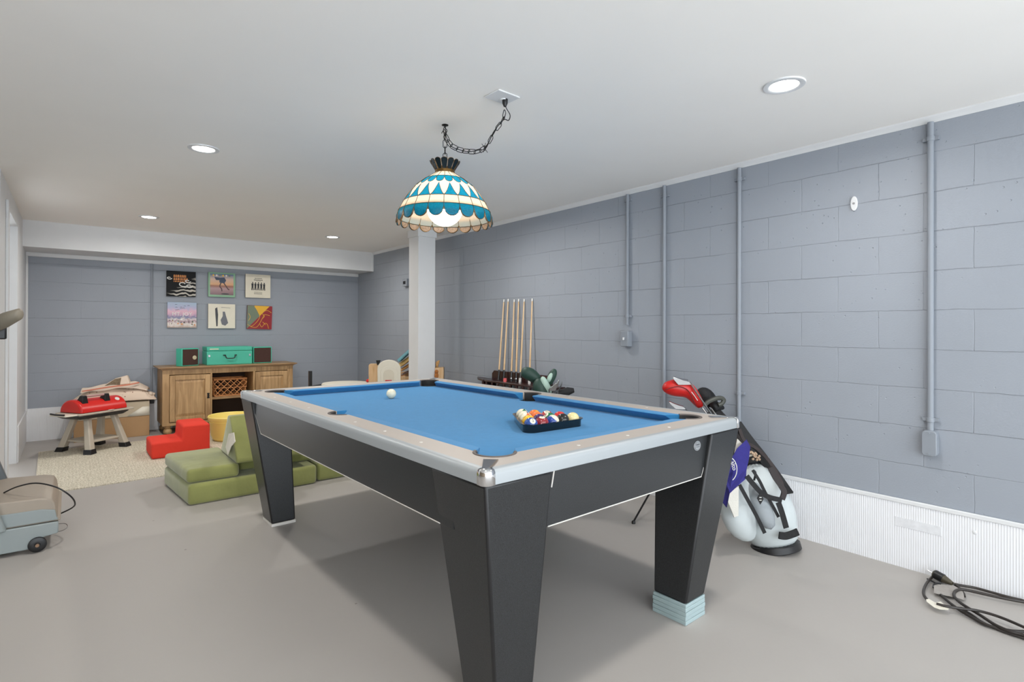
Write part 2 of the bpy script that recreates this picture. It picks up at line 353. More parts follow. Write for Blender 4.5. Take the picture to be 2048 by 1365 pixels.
# ================================================================== CONDUITS and wall boxes
def conduit(x, y0, z0, z1, label, r=.0125, axis='R', box=None, straps=()):
    base = (RW-r-.004, y0, z0) if axis == 'R' else (x, BW-r-.002, z0)
    t = thing('conduit_pipe', label, 'pipe', base, group='painted conduits')
    MB().cyl((0, 0, 0), (0, 0, z1-z0), r, n=16).build('pipe', M_CONDUIT, t)
    for s in straps:
        mb = MB().cyl((0, 0, s-z0-.012), (0, 0, s-z0+.012), r+.003, n=16)
        if axis == 'R': mb.box(0, r+.003, -.035, .035, s-z0-.009, s-z0+.009)
        mb.build('strap', M_CONDUIT, t, bevel=.001)
    return t
conduit(0, 2.784, 1.29, CEIL-.035, 'painted conduit dropping to the switch box, left of the four on the right wall', straps=(2.28, 1.36))
conduit(0, 2.438, .362, CEIL-.035, 'full-height painted conduit just right of the switch box on the right wall', straps=(2.25,), r=.0135)
conduit(0, 1.854, .362, CEIL-.035, 'painted conduit on the right wall behind the red golf headcover', straps=(2.25, .84), r=.0135)
conduit(0, .824, .73, CEIL-.035, 'rightmost painted conduit, ending in a small outlet box low on the wall', straps=(2.24, .80), r=.0145)
conduit(.785, 0, .47, SB-.045, 'thin painted conduit on the back wall left of the sleeves', r=.012, axis='B')
t = thing('switch_box', 'grey surface switch box at the foot of the left conduit', 'switch', (RW, 2.784, 1.12))
MB().box(-.05, 0, -.037, .037, 0, .125).build('box', M_CONDUIT, t, bevel=.004)
MB().box(-.056, -.05, -.036, .036, .002, .123).build('plate', M_CONDUIT, t, bevel=.003)
MB().box(-.068, -.056, -.005, .005, .052, .072).build('toggle', M_TRIM, t, bevel=.001)
t = thing('outlet_box', 'small rounded conduit outlet box low on the right wall', 'outlet', (RW, .824, .615))
MB().prism(rrect(-.032, .032, 0, .13, .018), -.045, 0, 'X').build('box', M_CONDUIT, t, bevel=.004)
for z_ in (.012, .118): MB().cyl((-.05, 0, z_), (-.045, 0, z_), .005, n=10).build('screw', M_CONDUIT, t)
t = thing('back_wall_outlet', 'grey outlet box with black plug beside the cabinet', 'outlet', (.785, BW, .33))
MB().box(-.035, .035, -.05, 0, .03, .145).build('box', M_CONDUIT, t, bevel=.004)
MB().box(-.022, .022, -.085, -.05, 0, .05).build('plug', M_BLACK, t, bevel=.005)
t = thing('wall_cap', 'small oval white cover plate high on the right wall', 'cover plate', (RW, 1.179, 1.972))
MB().prism([(.018*math.cos(k*PI/16), .041*math.sin(k*PI/16)) for k in range(32)], -.012, 0, 'X').build('plate', M_TRIM, t, bevel=.003)
MB().cyl((-.011, 0, 0), (-.015, 0, 0), .006, n=12).build('screw', M_STEEL, t)
p = pX(815, 566, RW)
t = thing('junction_box', 'small grey box on the far right wall left of the column', 'box', (RW, p.y, p.z))
MB().box(-.045, 0, -.06, .06, -.05, .05).build('box', M_CONDUIT, t, bevel=.005)
MB().box(-.05, -.045, -.03, .03, -.02, .02).build('cover', M_BLACK, t, bevel=.002)

# ================================================================== POOL TABLE
TX, TY, TH = .9354, 1.2761, .0247
TW, TL = 1.509, 2.627
ZT, ZB, ZC = .847, .815, .808       # rail top, rail underside, cloth
def speckle(name, c1, c2, rough, coat=0):
    m = bpy.data.materials.new(name); m.use_nodes = True; n, l = nodes(m); b = bsdf(m)
    tc = n.new('ShaderNodeTexCoord'); a = n.new('ShaderNodeTexNoise'); a.inputs['Scale'].default_value = 420; a.inputs['Detail'].default_value = 2; l.new(tc.outputs['Object'], a.inputs['Vector'])
    cr = n.new('ShaderNodeValToRGB'); cr.color_ramp.elements[0].position = .35; cr.color_ramp.elements[0].color = lin(c1)+(1,); cr.color_ramp.elements[1].position = .7; cr.color_ramp.elements[1].color = lin(c2)+(1,)
    l.new(a.outputs['Fac'], cr.inputs[0]); l.new(cr.outputs[0], b.inputs['Base Color']); b.inputs['Roughness'].default_value = rough; b.inputs['Coat Weight'].default_value = coat
    bp = n.new('ShaderNodeBump'); bp.inputs['Strength'].default_value = .25; bp.inputs['Distance'].default_value = .0008; l.new(a.outputs['Fac'], bp.inputs['Height']); l.new(bp.outputs[0], b.inputs['Normal'])
    return m
M_LAM = speckle('charcoal_laminate', (26, 27, 28), (50, 52, 54), .30)
M_RAIL = mat('greige_laminate', (172, 163, 155), .5, var=.01, vscale=20)
M_ALU = mat('satin_aluminium', (160, 165, 168), .45, .15, var=0)
M_CLOTH = mat('blue_cloth', (56, 126, 176), .95, var=.05, vscale=40, bump=.15, bscale=500, spec=.1, sheen=.15)
M_TRIMW = mat('pale_edge_trim', (214, 210, 204), .4)
M_SHIM = mat('grey_blue_blocks', (158, 176, 178), .7, var=.06, vscale=14)
M_RUB = mat('pocket_rubber', (92, 84, 80), .6, var=.05)
M_HOLE = mat('pocket_black', (12, 12, 13), .7)
PT = thing('pool_table', 'large pool table with blue cloth, greige rails and tapered charcoal legs', 'pool table', (TX, TY, 0), TH)
CP = .178; CR = .066
PK = [(CP, CP), (TW-CP, CP), (CP, TL-CP), (TW-CP, TL-CP), (.140, TL/2), (TW-.140, TL/2)]
cutters = []
for x, y in PK:
    c = MB().cyl((x, y, .6), (x, y, 1.0), CR+.004, n=48).build('cutter', M_HOLE, PT); cutters.append(c)
bed = MB().box(.13, TW-.13, .13, TL-.13, .775, ZC).build('playing_bed', M_CLOTH, PT, smooth=0); cut(bed, cutters)
RI = .135
rails = []
for nm, poly in (('l', [(.028, .028), (RI, RI), (RI, TL-RI), (.028, TL-.028)]), ('r', [(TW-.028, .028), (TW-.028, TL-.028), (TW-RI, TL-RI), (TW-RI, RI)]),
                 ('n', [(.028, .028), (TW-.028, .028), (TW-RI, RI), (RI, RI)]), ('f', [(.028, TL-.028), (RI, TL-RI), (TW-RI, TL-RI), (TW-.028, TL-.028)])):
    r = MB().prism(poly, ZB-.02, ZT).build('rail_top', M_RAIL, PT, smooth=0); cut(r, cutters); rails.append((nm, r))
for c in cutters: bpy.data.objects.remove(c)
# sights
M_PEARL = mat('pearl', (240, 238, 232), .2)
for nm, r in rails:
    pts = []
    if nm in 'lr':
        xx = .072 if nm == 'l' else TW-.072
        pts = [(xx, .195+(TL-.39)*k/8) for k in (1, 2, 3, 5, 6, 7)]
    else:
        yy = .072 if nm == 'n' else TL-.072
        pts = [(.195+(TW-.39)*k/4, yy) for k in (1, 2, 3)]
    for x, y in pts: MB().cyl((x, y, ZT-.001), (x, y, ZT+.0008), .0065, n=16).build('sight', M_PEARL, r)
# aluminium edging: rounded profile swept round the table with rounded corners
def edge_ring(off, z, r=.024, n=8): return [Vector((x, y, z)) for x, y in rrect(off, TW-off, off, TL-off, max(.004, r-off), n)]
prof = [(.032, ZT), (.014, ZT+.0006), (.0065, ZT-.0025), (.0015, ZT-.009), (0, ZT-.017), (0, ZB-.012), (.006, ZB-.015), (.032, ZB-.015)]
MB().loft([edge_ring(o_, z) for o_, z in prof], cap=False, close=True).build('rail_edging', M_ALU, PT, smooth=50)
# chrome corner castings
CRR = .022
for sx, sy in ((0, 0), (1, 0), (0, 1), (1, 1)):
    P2 = [(.016, ZT+.0026), (.008, ZT+.0024), (.003, ZT+.0005), (-.0005, ZT-.004), (-.0022, ZT-.010), (-.0022, ZB-.012), (.004, ZB-.0165)]
    rings = [[(.118-.034*k/10, .084+.034*k/10) for k in range(11)]]
    zs_ = [ZT+.0022]
    for off, z in P2:
        r_ = CRR-off; pts = [(.036, off)]
        for k in range(9):
            t = math.radians(-90-90*k/8); pts.append((CRR+r_*math.cos(t), CRR+r_*math.sin(t)))
        rings.append(pts+[(off, .036)]); zs_.append(z)
    vs = [Vector((TW-x if sx else x, TL-y if sy else y, z)) for r_, z in zip(rings, zs_) for x, y in r_]
    n = 11
    MB().add(vs, [(k*n+i, k*n+i+1, (k+1)*n+i+1, (k+1)*n+i) for k in range(len(rings)-1) for i in range(n-1)]).build('corner_casting', M_CHROME, PT, smooth=60, solid=.0015)
# cushions
def cushion(p0, p1, inn, e0=.045, e1=.045):
    p0 = Vector(p0+(0,)); p1 = Vector(p1+(0,)); d = (p1-p0).normalized(); inn = Vector(inn+(0,))
    sec = [(0, ZT), (.052, ZT-.001), (.060, ZT-.005), (.028, ZC+.005), (.026, ZC+.0005), (0, ZC+.0005)]
    rings = []
    for P, sgn, e in ((p0, 1, e0), (p1, -1, e1)):
        rings.append([P+inn*q+d*sgn*e*(q/.06)+UP*z for q, z in sec])
    MB().loft(rings).build('cushion', M_CLOTH, PT, smooth=30, bevel=.002)
g = CP+.052; sg = CR+.004
for xx, inn in ((RI, (1, 0)), (TW-RI, (-1, 0))):
    cushion((xx, g), (xx, TL/2-sg), inn, .05, .012); cushion((xx, TL/2+sg), (xx, TL-g), inn, .012, .05)
for yy, inn in ((RI, (0, 1)), (TL-RI, (0, -1))): cushion((g, yy), (TW-g, yy), inn, .05, .05)
# pockets
for k, (x, y) in enumerate(PK):
    cxy = Vector((x, y, 0)); away = Vector((x-TW/2 if k < 4 else (x-TW/2)*9, y-TL/2 if k < 4 else 0, 0)).normalized()
    if k < 4: away = Vector((math.copysign(1, x-TW/2), math.copysign(1, y-TL/2), 0)).normalized()
    a0 = math.atan2(away.y, away.x); half = math.radians(103 if k < 4 else 78)
    mb = MB(); rings = []
    for i in range(25):
        a = a0-half+2*half*i/24; dr = Vector((math.cos(a), math.sin(a), 0))
        rings.append([cxy+dr*q+UP*z for q, z in ((CR-.004, ZT-.055), (CR-.004, ZT-.002), (CR, ZT+.003), (CR+.008, ZT+.003), (CR+.010, ZT-.003), (CR+.004, ZT-.03), (CR+.004, ZT-.055))])
    mb.loft(rings); nq = 7
    for fi in range(len(mb.f)-2):
        if fi % nq in (0, 6, 5): mb.m[fi] = 1
    o = mb.build('pocket_liner', [M_RUB, M_HOLE], PT, smooth=50)
    MB().lathe([(CR+.003, .80), (CR+.003, .66), (.002, .65)], (x, y, 0), 32, cap=False).build('pocket_cup', M_HOLE, PT, solid=.002)
# aprons
def apron(poly, axis, lo, hi): return MB().prism(poly, lo, hi, axis).build('apron', M_LAM, PT, bevel=.002)
zb = .617; zt = ZB-.012
apron([(.20, zb), (1.211, zb), (1.306, zt), (.20, zt)], 'Y', .026, .045)
apron([(.20, zb), (1.28, zb), (1.28, zt), (.20, zt)], 'Y', TL-.045, TL-.026)
apron([(.20, zb), (2.263, zb), (2.478, zt), (.20, zt)], 'X', .026, .045)
apron([(.20, zb), (2.40, zb), (2.40, zt), (.20, zt)], 'X', TW-.045, TW-.026)
MB().tube([(.28, .028, zb), (1.211, .028, zb), (1.306, .028, zt)], .0032, 6).build('apron_trim', M_TRIMW, PT)
MB().tube([(.028, .28, zb), (.028, 2.263, zb), (.028, 2.478, zt)], .0032, 6).build('apron_trim', M_TRIMW, PT)
MB().box(.045, TW-.045, .045, TL-.045, .70, .775).build('frame_panel', mat('underside', (60, 52, 44), .8), PT)
# legs: (top rect, bottom rect, foot height)
def leg(tr, br, zf, shims):
    (a0, a1, b0, b1), (c0, c1, e0, e1) = tr, br
    MBX = MB().hexa([(c0, e0, zf), (c1, e0, zf), (c1, e1, zf), (c0, e1, zf), (a0, b0, zt), (a1, b0, zt), (a1, b1, zt), (a0, b1, zt)])
    L = MBX.build('leg', [M_LAM, M_BLACK], PT, bevel=.009, seg=2); L.modifiers['b'].material = 1
    if shims == 1:
        MB().box(c0-.001, c1+.001, e0-.001, e1+.001, 0, zf).build('foot_trim', M_TRIMW, L, bevel=.001)
    else:
        mb = MB(); n = shims; random.seed(4)
        mb.box(c0-.001, c1+.001, e0-.001, e1+.001, zf-.014, zf)
        h = (zf-.014)/n
        for i in range(n):
            q = random.uniform(-.002, .003); mb.box(c0-.002+q, c1+.002+q, e0-.003-q, e1+.002-q, i*h+.0006, (i+1)*h-.0006)
        mb.build('shim_stack', M_SHIM, L, bevel=.0015)
    return L
leg((.003, .278, .003, .298), (.117, .272, .092, .266), .02, 1)
leg((.003, .24, 2.388, TL-.003), (.121, .268, 2.358, 2.540), .018, 1)
leg((1.262, TW-.003, .003, .30), (1.103, 1.252, .034, .196), .088, 4)
leg((TW-.24, TW-.003, 2.39, TL-.003), (TW-.27, TW-.13, 2.36, 2.54), .03, 1)
MB().tube([(.2835, .003, zt), (.281, .012, zt-.055)], .0025, 6).build('apron_trim', M_TRIMW, PT)
# oval badge
m_b = mat('badge_silver', (196, 198, 200), .3, .7); m_bd = mat('badge_dark', (70, 74, 78), .4)
def oval(cx, cz, rx, rz, y0, y1, n=36): return MB().prism([(cx+rx*math.cos(2*PI*k/n), cz+rz*math.sin(2*PI*k/n)) for k in range(n)], y0, y1, 'Y')
bd = oval(1.174, .757, .026, .021, .0225, .0262).build('badge', m_b, PT, bevel=.0008)
o = oval(1.174, .757, .0225, .0175, .0218, .0226).build('badge_field', m_bd, bd)
oval(1.174, .757, .0212, .0162, .0212, .0219).build('badge_centre', m_b, bd)
mb = MB()
for k, (x_, h_) in enumerate(((-.0125, .005), (-.0085, .007), (-.004, .0065), (.0, .0075), (.0045, .0065), (.009, .007), (.013, .005))):
    mb.box(1.174+x_-.0013, 1.174+x_+.0013, .0209, .0213, .7625-h_/2, .7625+h_/2)
mb.build('badge_marks', m_bd, bd)
MB().tube([(1.160, .0212, .752), (1.167, .0212, .755), (1.174, .0212, .751), (1.181, .0212, .755), (1.188, .0212, .752)], .0009, 6, smooth=4).build('badge_flourish', m_bd, bd)

# ------------------------------------------------------------------ balls and triangle
def tl(a, b, z=0): return Vector((TX+a*math.cos(TH)-b*math.sin(TH), TY+a*math.sin(TH)+b*math.cos(TH), z))
BR = .0312
IV = (236, 228, 202)
def ball_mat(name, rgb, stripe):
    m = bpy.data.materials.new('ball_'+name); m.use_nodes = True; n, l = nodes(m); b = bsdf(m)
    tc = n.new('ShaderNodeTexCoord'); sp = n.new('ShaderNodeSeparateXYZ'); l.new(tc.outputs['Object'], sp.inputs[0])
    ab = n.new('ShaderNodeMath'); ab.operation = 'ABSOLUTE'; l.new(sp.outputs['Z'], ab.inputs[0])
    lt = n.new('ShaderNodeMath'); lt.operation = 'LESS_THAN'; lt.inputs[1].default_value = BR*.52 if stripe else 9; l.new(ab.outputs[0], lt.inputs[0])
    gx = n.new('ShaderNodeMath'); gx.operation = 'ADD'; gx.inputs[1].default_value = 0; l.new(sp.outputs['X'], gx.inputs[0])
    g2 = n.new('ShaderNodeMath'); g2.operation = 'LESS_THAN'; g2.inputs[1].default_value = BR*.90; l.new(gx.outputs[0], g2.inputs[0])
    mu = n.new('ShaderNodeMath'); mu.operation = 'MULTIPLY'; l.new(lt.outputs[0], mu.inputs[0]); l.new(g2.outputs[0], mu.inputs[1])
    mx = n.new('ShaderNodeMix'); mx.data_type = 'RGBA'; mx.inputs[6].default_value = lin((236, 120, 56) if name == 'yellow_stripe' else IV)+(1,); mx.inputs[7].default_value = lin(rgb)+(1,); l.new(mu.outputs[0], mx.inputs[0])
    l.new(mx.outputs[2], b.inputs['Base Color']); b.inputs['Roughness'].default_value = .12; b.inputs['Coat Weight'].default_value = .5
    return m
M_CUE = mat('cue_ivory', (238, 232, 206), .15, var=.01, coat=.5)
def aim(spec, p):   # ('n', v): stripe axis; ('x', v): number spot; v = (right, up, towards the viewer's side)
    k, v = spec; tc = (Vector((0, 0, 1.3))-p).normalized(); v = (RGT*v[0]+UP*v[1]+tc*v[2]).normalized()
    if k == 'n': z = v; x = z.cross(tc).normalized()
    else: x = v; z = (UP-x*UP.dot(x)).normalized()
    y = z.cross(x)
    return Matrix(((x.x, y.x, z.x), (x.y, y.y, z.y), (x.z, y.z, z.z))).to_euler()
def ball(a, b, name, rgb, stripe, num, label, rot):
    p = tl(a, b, ZC+BR)
    o = MB().sphere((0, 0, 0), BR, 32).build('pool_ball', M_CUE if rgb is None else ball_mat(name, rgb, stripe), smooth=180)
    o.location = p; o.rotation_euler = aim(rot, p); tag(o, label, 'pool ball', 'pool balls in the triangle' if rgb else None)
    if num:
        text('number', num, .017, M_BLACK, o, Matrix.Translation((BR*.985, 0, 0)) @ Matrix.Rotation(PI/2, 4, 'Z') @ Matrix.Rotation(PI/2, 4, 'X'), ext=.0007)
    return o
D = 2*BR+.0005
R0 = (.6565, .522)        # first ball of the front row
def rc(row, k): return (R0[0]+D*k+D/2*row+.004*row, R0[1]-.004*k*.9+D*.866*row)
R_ = math.radians
BL = [(0, 0, 'blue', (38, 78, 150), 0, '2', 'solid blue pool ball at the near corner of the triangle', ('x', (.30, .55, .75))),
      (0, 1, 'maroon', (140, 28, 38), 0, '7', 'solid maroon pool ball beside the blue one in the front row', ('x', (.05, .95, .28))),
      (0, 2, 'blue_stripe', (24, 64, 150), 1, '10', 'blue striped ball with white cap in the middle of the front row', ('n', (.62, .78, .0))),
      (0, 3, 'black', (16, 16, 18), 0, None, 'black eight ball in the front row of the triangle', ('x', (0, -.5, -1))),
      (0, 4, 'pale', (226, 208, 150), 0, None, 'pale cream ball at the right corner of the triangle', ('x', (0, -.5, -1))),
      (1, 0, 'yellow', (238, 186, 40), 0, None, 'solid yellow pool ball tucked behind the blue one', ('x', (0, -.5, -1))),
      (1, 1, 'purple', (62, 30, 96), 0, None, 'dark purple pool ball behind the maroon one', ('x', (0, -.5, -1))),
      (1, 2, 'green', (20, 112, 66), 0, '6', 'solid green pool ball behind the blue striped one', ('x', (-.6, .7, .3))),
      (1, 3, 'red', (206, 44, 40), 0, None, 'solid red pool ball behind the black one', ('x', (0, -.5, -1))),
      (2, 0, 'orange_stripe', (236, 118, 64), 1, '13', 'orange striped ball at the left side of the triangle, behind the blue one', ('n', (-.75, .62, .0))),
      (2, 1, 'orange', (236, 116, 50), 0, None, 'solid orange pool ball in the middle of the third row', ('x', (0, -.5, -1))),
      (2, 2, 'maroon_stripe', (176, 40, 44), 1, '11', 'red striped ball showing its number in the third row', ('x', (.0, .85, .5))),
      (3, 0, 'purple_stripe', (80, 40, 120), 1, None, 'purple striped ball hidden in the fourth row', ('n', (-.6, .6, .5))),
      (3, 1, 'yellow_stripe', (244, 170, 40), 1, None, 'orange and yellow ball in the fourth row', ('n', (-.6, .75, -.1))),
      (4, 0, 'green_stripe', (22, 112, 64), 1, None, 'green striped ball with white cap at the far tip of the triangle', ('n', (-.70, .70, -.05)))]
for row, k, nm, rgb, st, num, lab, rot in BL:
    a, b = rc(row, k); ball(a, b, nm, rgb, st, num, lab, rot)
q = pZ(782.5, 788, ZC+BR)
o = MB().sphere((0, 0, 0), BR, 32).build('cue_ball', M_CUE, smooth=180); o.location = (q.x, q.y, ZC+BR); tag(o, 'ivory cue ball alone at the far end of the blue cloth', 'pool ball')
# triangle
A, B, C = rc(0, 0), rc(0, 4), rc(4, 0)
ctr = ((A[0]+B[0]+C[0])/3, (A[1]+B[1]+C[1])/3)
def tri(off, z):
    out = []
    for P in (A, B, C):
        i = (A, B, C).index(P); prv = (A, B, C)[i-1]; nx = (A, B, C)[(i+1) % 3]
        def nrm(p, q):
            d = Vector((q[0]-p[0], q[1]-p[1])).normalized(); return math.atan2(-d.x, d.y)
        a0 = nrm(prv, P); a1 = nrm(P, nx)
        while a1 < a0: a1 += 2*PI
        for k in range(8): t = a0+(a1-a0)*k/7; out.append(tl(P[0]+off*math.cos(t), P[1]+off*math.sin(t), z))
    return out
rk = thing('ball_rack', 'black plastic triangle holding the racked balls on the blue cloth', 'rack', tl(ctr[0], ctr[1], ZC))
MB().loft([tri(q_, z) for q_, z in ((BR+.004, ZC), (BR+.007, ZC), (BR+.008, ZC+.033), (BR+.016, ZC+.034), (BR+.016, ZC+.0375), (BR+.003, ZC+.0375))], cap=False, close=True).build(
    'frame', mat('gloss_black', (14, 14, 16), .12, coat=.5), rk, world=True, smooth=40)

# ================================================================== STAINED GLASS LAMP
def glass(name, rgb, tr, bump=0, rough=.2):
    m = bpy.data.materials.new(name); m.use_nodes = True; n, l = nodes(m); out = n['Material Output']; b = bsdf(m)
    b.inputs['Base Color'].default_value = lin(rgb)+(1,); b.inputs['Roughness'].default_value = rough
    tb = n.new('ShaderNodeBsdfTranslucent'); tb.inputs[0].default_value = lin(rgb)+(1,)
    mx = n.new('ShaderNodeMixShader'); mx.inputs[0].default_value = tr; l.new(b.outputs[0], mx.inputs[1]); l.new(tb.outputs[0], mx.inputs[2]); l.new(mx.outputs[0], out.inputs[0])
    if bump:
        tc = n.new('ShaderNodeTexCoord'); nz = n.new('ShaderNodeTexNoise'); nz.inputs['Scale'].default_value = 70; nz.inputs['Distortion'].default_value = 1.5; l.new(tc.outputs['Object'], nz.inputs['Vector'])
        bp = n.new('ShaderNodeBump'); bp.inputs['Strength'].default_value = bump; bp.inputs['Distance'].default_value = .006; l.new(nz.outputs['Fac'], bp.inputs['Height']); l.new(bp.outputs[0], b.inputs['Normal']); l.new(bp.outputs[0], tb.inputs['Normal'])
        cm = n.new('ShaderNodeMix'); cm.data_type = 'RGBA'; c = lin(rgb); cm.inputs[6].default_value = tuple(v*.55 for v in c)+(1,); cm.inputs[7].default_value = tuple(min(1, v*1.4) for v in c)+(1,)
        l.new(nz.outputs['Fac'], cm.inputs[0]); l.new(cm.outputs[2], tb.inputs[0]); l.new(cm.outputs[2], b.inputs['Base Color'])
    return m
M_GW = glass('cream_glass', (255, 238, 216), .65)
M_GB = glass('teal_glass', (14, 150, 190), .6, .5, .12)
M_GA = glass('bulb_glow_amber', (188, 156, 130), .35, 1, .1)  # amber stands for warm bulb light on the inside of the teal scallops
M_GD = glass('dark_teal_glass', (12, 34, 44), .35, .3, .1)
LX, LY = 1.571, 2.517
LP = thing('stained_glass_lamp', 'stained-glass pendant lamp in cream and teal over the pool table', 'pendant lamp', (LX, LY, 1.80))
NP = 20; A0 = math.radians(3)
def lp(r, z, a): return Vector((r*math.cos(a), r*math.sin(a), z-1.80))
PR = [(.050, 2.098), (.108, 2.060), (.150, 2.028), (.188, 1.985), (.222, 1.932), (.245, 1.888), (.257, 1.860), (.258, 1.822)]
def rz_of(z):
    for (r0, z0), (r1, z1) in zip(PR, PR[1:]):
        if z <= z0 and z >= z1: return r0+(r1-r0)*(z0-z)/(z0-z1)
    return PR[-1][0] if z < PR[-1][1] else PR[0][0]
glassmb = MB(); lead = MB()
dA = 2*PI/NP
def patch(cols, mi):   # cols: list of (a, ztop, zbot)
    glassmb.mi = mi
    K = 5
    for (a0, t0, b0), (a1, t1, b1) in zip(cols, cols[1:]):
        for k in range(K):
            z00 = t0+(b0-t0)*k/K; z01 = t0+(b0-t0)*(k+1)/K; z10 = t1+(b1-t1)*k/K; z11 = t1+(b1-t1)*(k+1)/K
            glassmb.add([lp(rz_of(z00), z00, a0), lp(rz_of(z01), z01, a0), lp(rz_of(z11), z11, a1), lp(rz_of(z10), z10, a1)], [(0, 1, 2, 3)])
ZK = dict(t=2.098, u=2.058, s=2.014, p=1.932, w=1.886, r=1.820)
H = 8
for i in range(NP):
    a = A0+i*dA
    us = [k/H for k in range(H+1)]
    scal = [ZK['u']-.010-(ZK['u']-.010-ZK['s'])*math.sqrt(max(0, 1-(2*u-1)**2)) for u in us]     # small teal scallops
    ang = [a+dA*u for u in us]
    patch([(x, ZK['t'], ZK['u']) for x in ang], 0)
    patch([(x, ZK['u'], s) for x, s in zip(ang, scal)], 1)
    # cream petals whose points hang at the panel joints, teal peaks between them
    pk = []
    for u in us:
        d = abs(u-.5)*2            # 1 at joints, 0 at centre
        pk.append(ZK['p']+(ZK['s']-.006-ZK['p'])*(1-d)**1.45)
    patch([(x, s, p) for x, s, p in zip(ang, scal, pk)], 0)
    patch([(x, p, ZK['p']) for x, p in zip(ang, pk)], 1)
    patch([(x, ZK['p'], ZK['w']) for x in ang], 0)
    sc2 = [ZK['w']-.020-(ZK['w']-.020-ZK['r'])*math.sqrt(max(0, 1-(2*u-1)**2)) for u in us]
    patch([(x, ZK['w'], s) for x, s in zip(ang, sc2)], 1)
    off = lambda x, z: lp(rz_of(z)+.0008, z, x)
    lead.tube([off(x, s) for x, s in zip(ang, scal)], .0014, 5)
    lead.tube([off(x, p) for x, p in zip(ang, pk)], .0014, 5)
    lead.tube([off(x, s) for x, s in zip(ang, sc2)], .0016, 5)
    for z0, z1 in ((ZK['t'], ZK['u']), (ZK['u'], scal[0]), (ZK['p'], ZK['w']), (ZK['w'], sc2[0])):
        lead.tube([off(a, z0+(z1-z0)*k/3) for k in range(4)], .0014, 5)
for key in 'tupw':
    lead.tube([lp(rz_of(ZK[key])+.001, ZK[key], 2*PI*k/60) for k in range(60)], .0017, 5, close=True)
glassmb.build('shade', [M_GW, M_GB], LP, smooth=25)
lead.build('leading', M_BRASS, LP)
# inner faces of the scallops: added skin, the bulb's warm glow put into its amber colour
sk = MB()
for i in range(NP):
    a = A0+i*dA
    for k in range(H):
        u0, u1 = k/H, (k+1)/H
        z = lambda u: ZK['w']-.020-(ZK['w']-.020-ZK['r'])*math.sqrt(max(0, 1-(2*u-1)**2))
        for q in range(3):
            P = lambda u, v: lp(rz_of(1.852+(z(u)-1.852)*v)-.004, 1.852+(z(u)-1.852)*v, a+dA*u)
            if z(u0) < 1.851 and z(u1) < 1.851: sk.add([P(u0, q/3), P(u0, (q+1)/3), P(u1, (q+1)/3), P(u1, q/3)], [(0, 1, 2, 3)])
sko = sk.build('scallop_glow', M_GA, LP, smooth=20)
sk = MB()
for i in range(60):
    a0_, a1_ = 2*PI*i/60, 2*PI*(i+1)/60
    sk.add([lp(rz_of(1.90)-.006, 1.90, a0_), lp(rz_of(1.853)-.005, 1.853, a0_), lp(rz_of(1.853)-.005, 1.853, a1_), lp(rz_of(1.90)-.006, 1.90, a1_)], [(0, 1, 2, 3)])
sk.build('band_lining', M_GW, LP)
ld2 = MB()
for i in range(NP):
    a = A0+i*dA
    ld2.tube([lp(rz_of(z(k/H))-.005, z(k/H), a+dA*k/H) for k in range(H+1)], .0016, 5)
    ld2.tube([lp(rz_of(1.89)-.0075, 1.89, a), lp(rz_of(1.85)-.0065, 1.85, a)], .0014, 5)
ld2.tube([lp(rz_of(1.853)-.0065, 1.853, 2*PI*k/60) for k in range(60)], .0015, 5, close=True)
ld2.build('lining_lead', M_BRASS, sko)
MB().lathe([(.049, 2.096), (.053, 2.094), (.053, 2.112), (.049, 2.114)], (0, 0, -1.8), 40, cap=True).build('collar', M_BRASS, LP, bevel=.001)
cw = MB(); cl = MB()
for i in range(13):
    a = 2*PI*(i+.5)/13; w0, w1 = .0095, .0165
    tan = Vector((-math.sin(a), math.cos(a), 0)); c0 = lp(.050, 2.112, a); c1 = lp(.074, 2.152, a); up = (c1-c0)
    pts = [c0-tan*w0, c0+tan*w0]+[c1+tan*w1*math.cos(t)+up.normalized()*w1*.8*math.sin(t) for t in [PI*k/8 for k in range(9)]]
    cw.add(pts, [list(range(len(pts)))]); cl.tube(pts, .0014, 5, close=True)
cwo = cw.build('crown', M_GD, LP, solid=.002, smooth=0); cl.build('crown_leading', M_BRASS, cwo)
M_GLOBE = bpy.data.materials.new('lit_globe'); M_GLOBE.use_nodes = True
bsdf(M_GLOBE).inputs['Emission Color'].default_value = (1, .90, .76, 1); bsdf(M_GLOBE).inputs['Emission Strength'].default_value = 6.2
MB().sphere((0, 0, 1.908-1.8), .096, 40).build('globe', M_GLOBE, LP, smooth=180)
MB().cyl((0, 0, 2.0-1.8), (0, 0, 2.10-1.8), .02, n=20).build('socket', M_BRASS, LP)
# chain up to the hook
def link(mb, c, d, side, L=.030, w=.010, r=.0018):
    d = Vector(d).normalized(); side = (Vector(side)-d*Vector(side).dot(d)).normalized(); c = Vector(c)
    mb.tube([c+d*(L/2-w)*(1 if math.cos(t) > 0 else -1)+d*w*math.cos(t)+side*w*math.sin(t) for t in [2*PI*k/16+.001 for k in range(16)]], r, 6, close=True)
mb = MB(); z = 2.135
mb.tube([(0, 0, z-.03-1.8), (0, 0, z+.003-1.8)], .003, 8)
k = 0
while z < 2.315:
    link(mb, (0, 0, z+.015-1.8), (0, 0, 1), RGT if k % 2 else FWD, L=.044, w=.011, r=.0020); z += .036; k += 1
mb.build('chain', M_IRON, LP)
hk = thing('ceiling_hook', 'small dark hook on the ceiling that carries the lamp chain', 'hook', (LX, LY, CEIL))
MB().lathe([(.018, 0), (.018, -.003), (.006, -.006), (.004, -.014)], (0, 0, 0), 24).tube([Vector((0, 0, -.012))]+[Vector((0, 0, -.032))+RGT*.011*math.sin(t)+UP*.011*math.cos(t) for t in [k*.5 for k in range(0, 10)]], .002, 6).build('hook', M_IRON, hk)
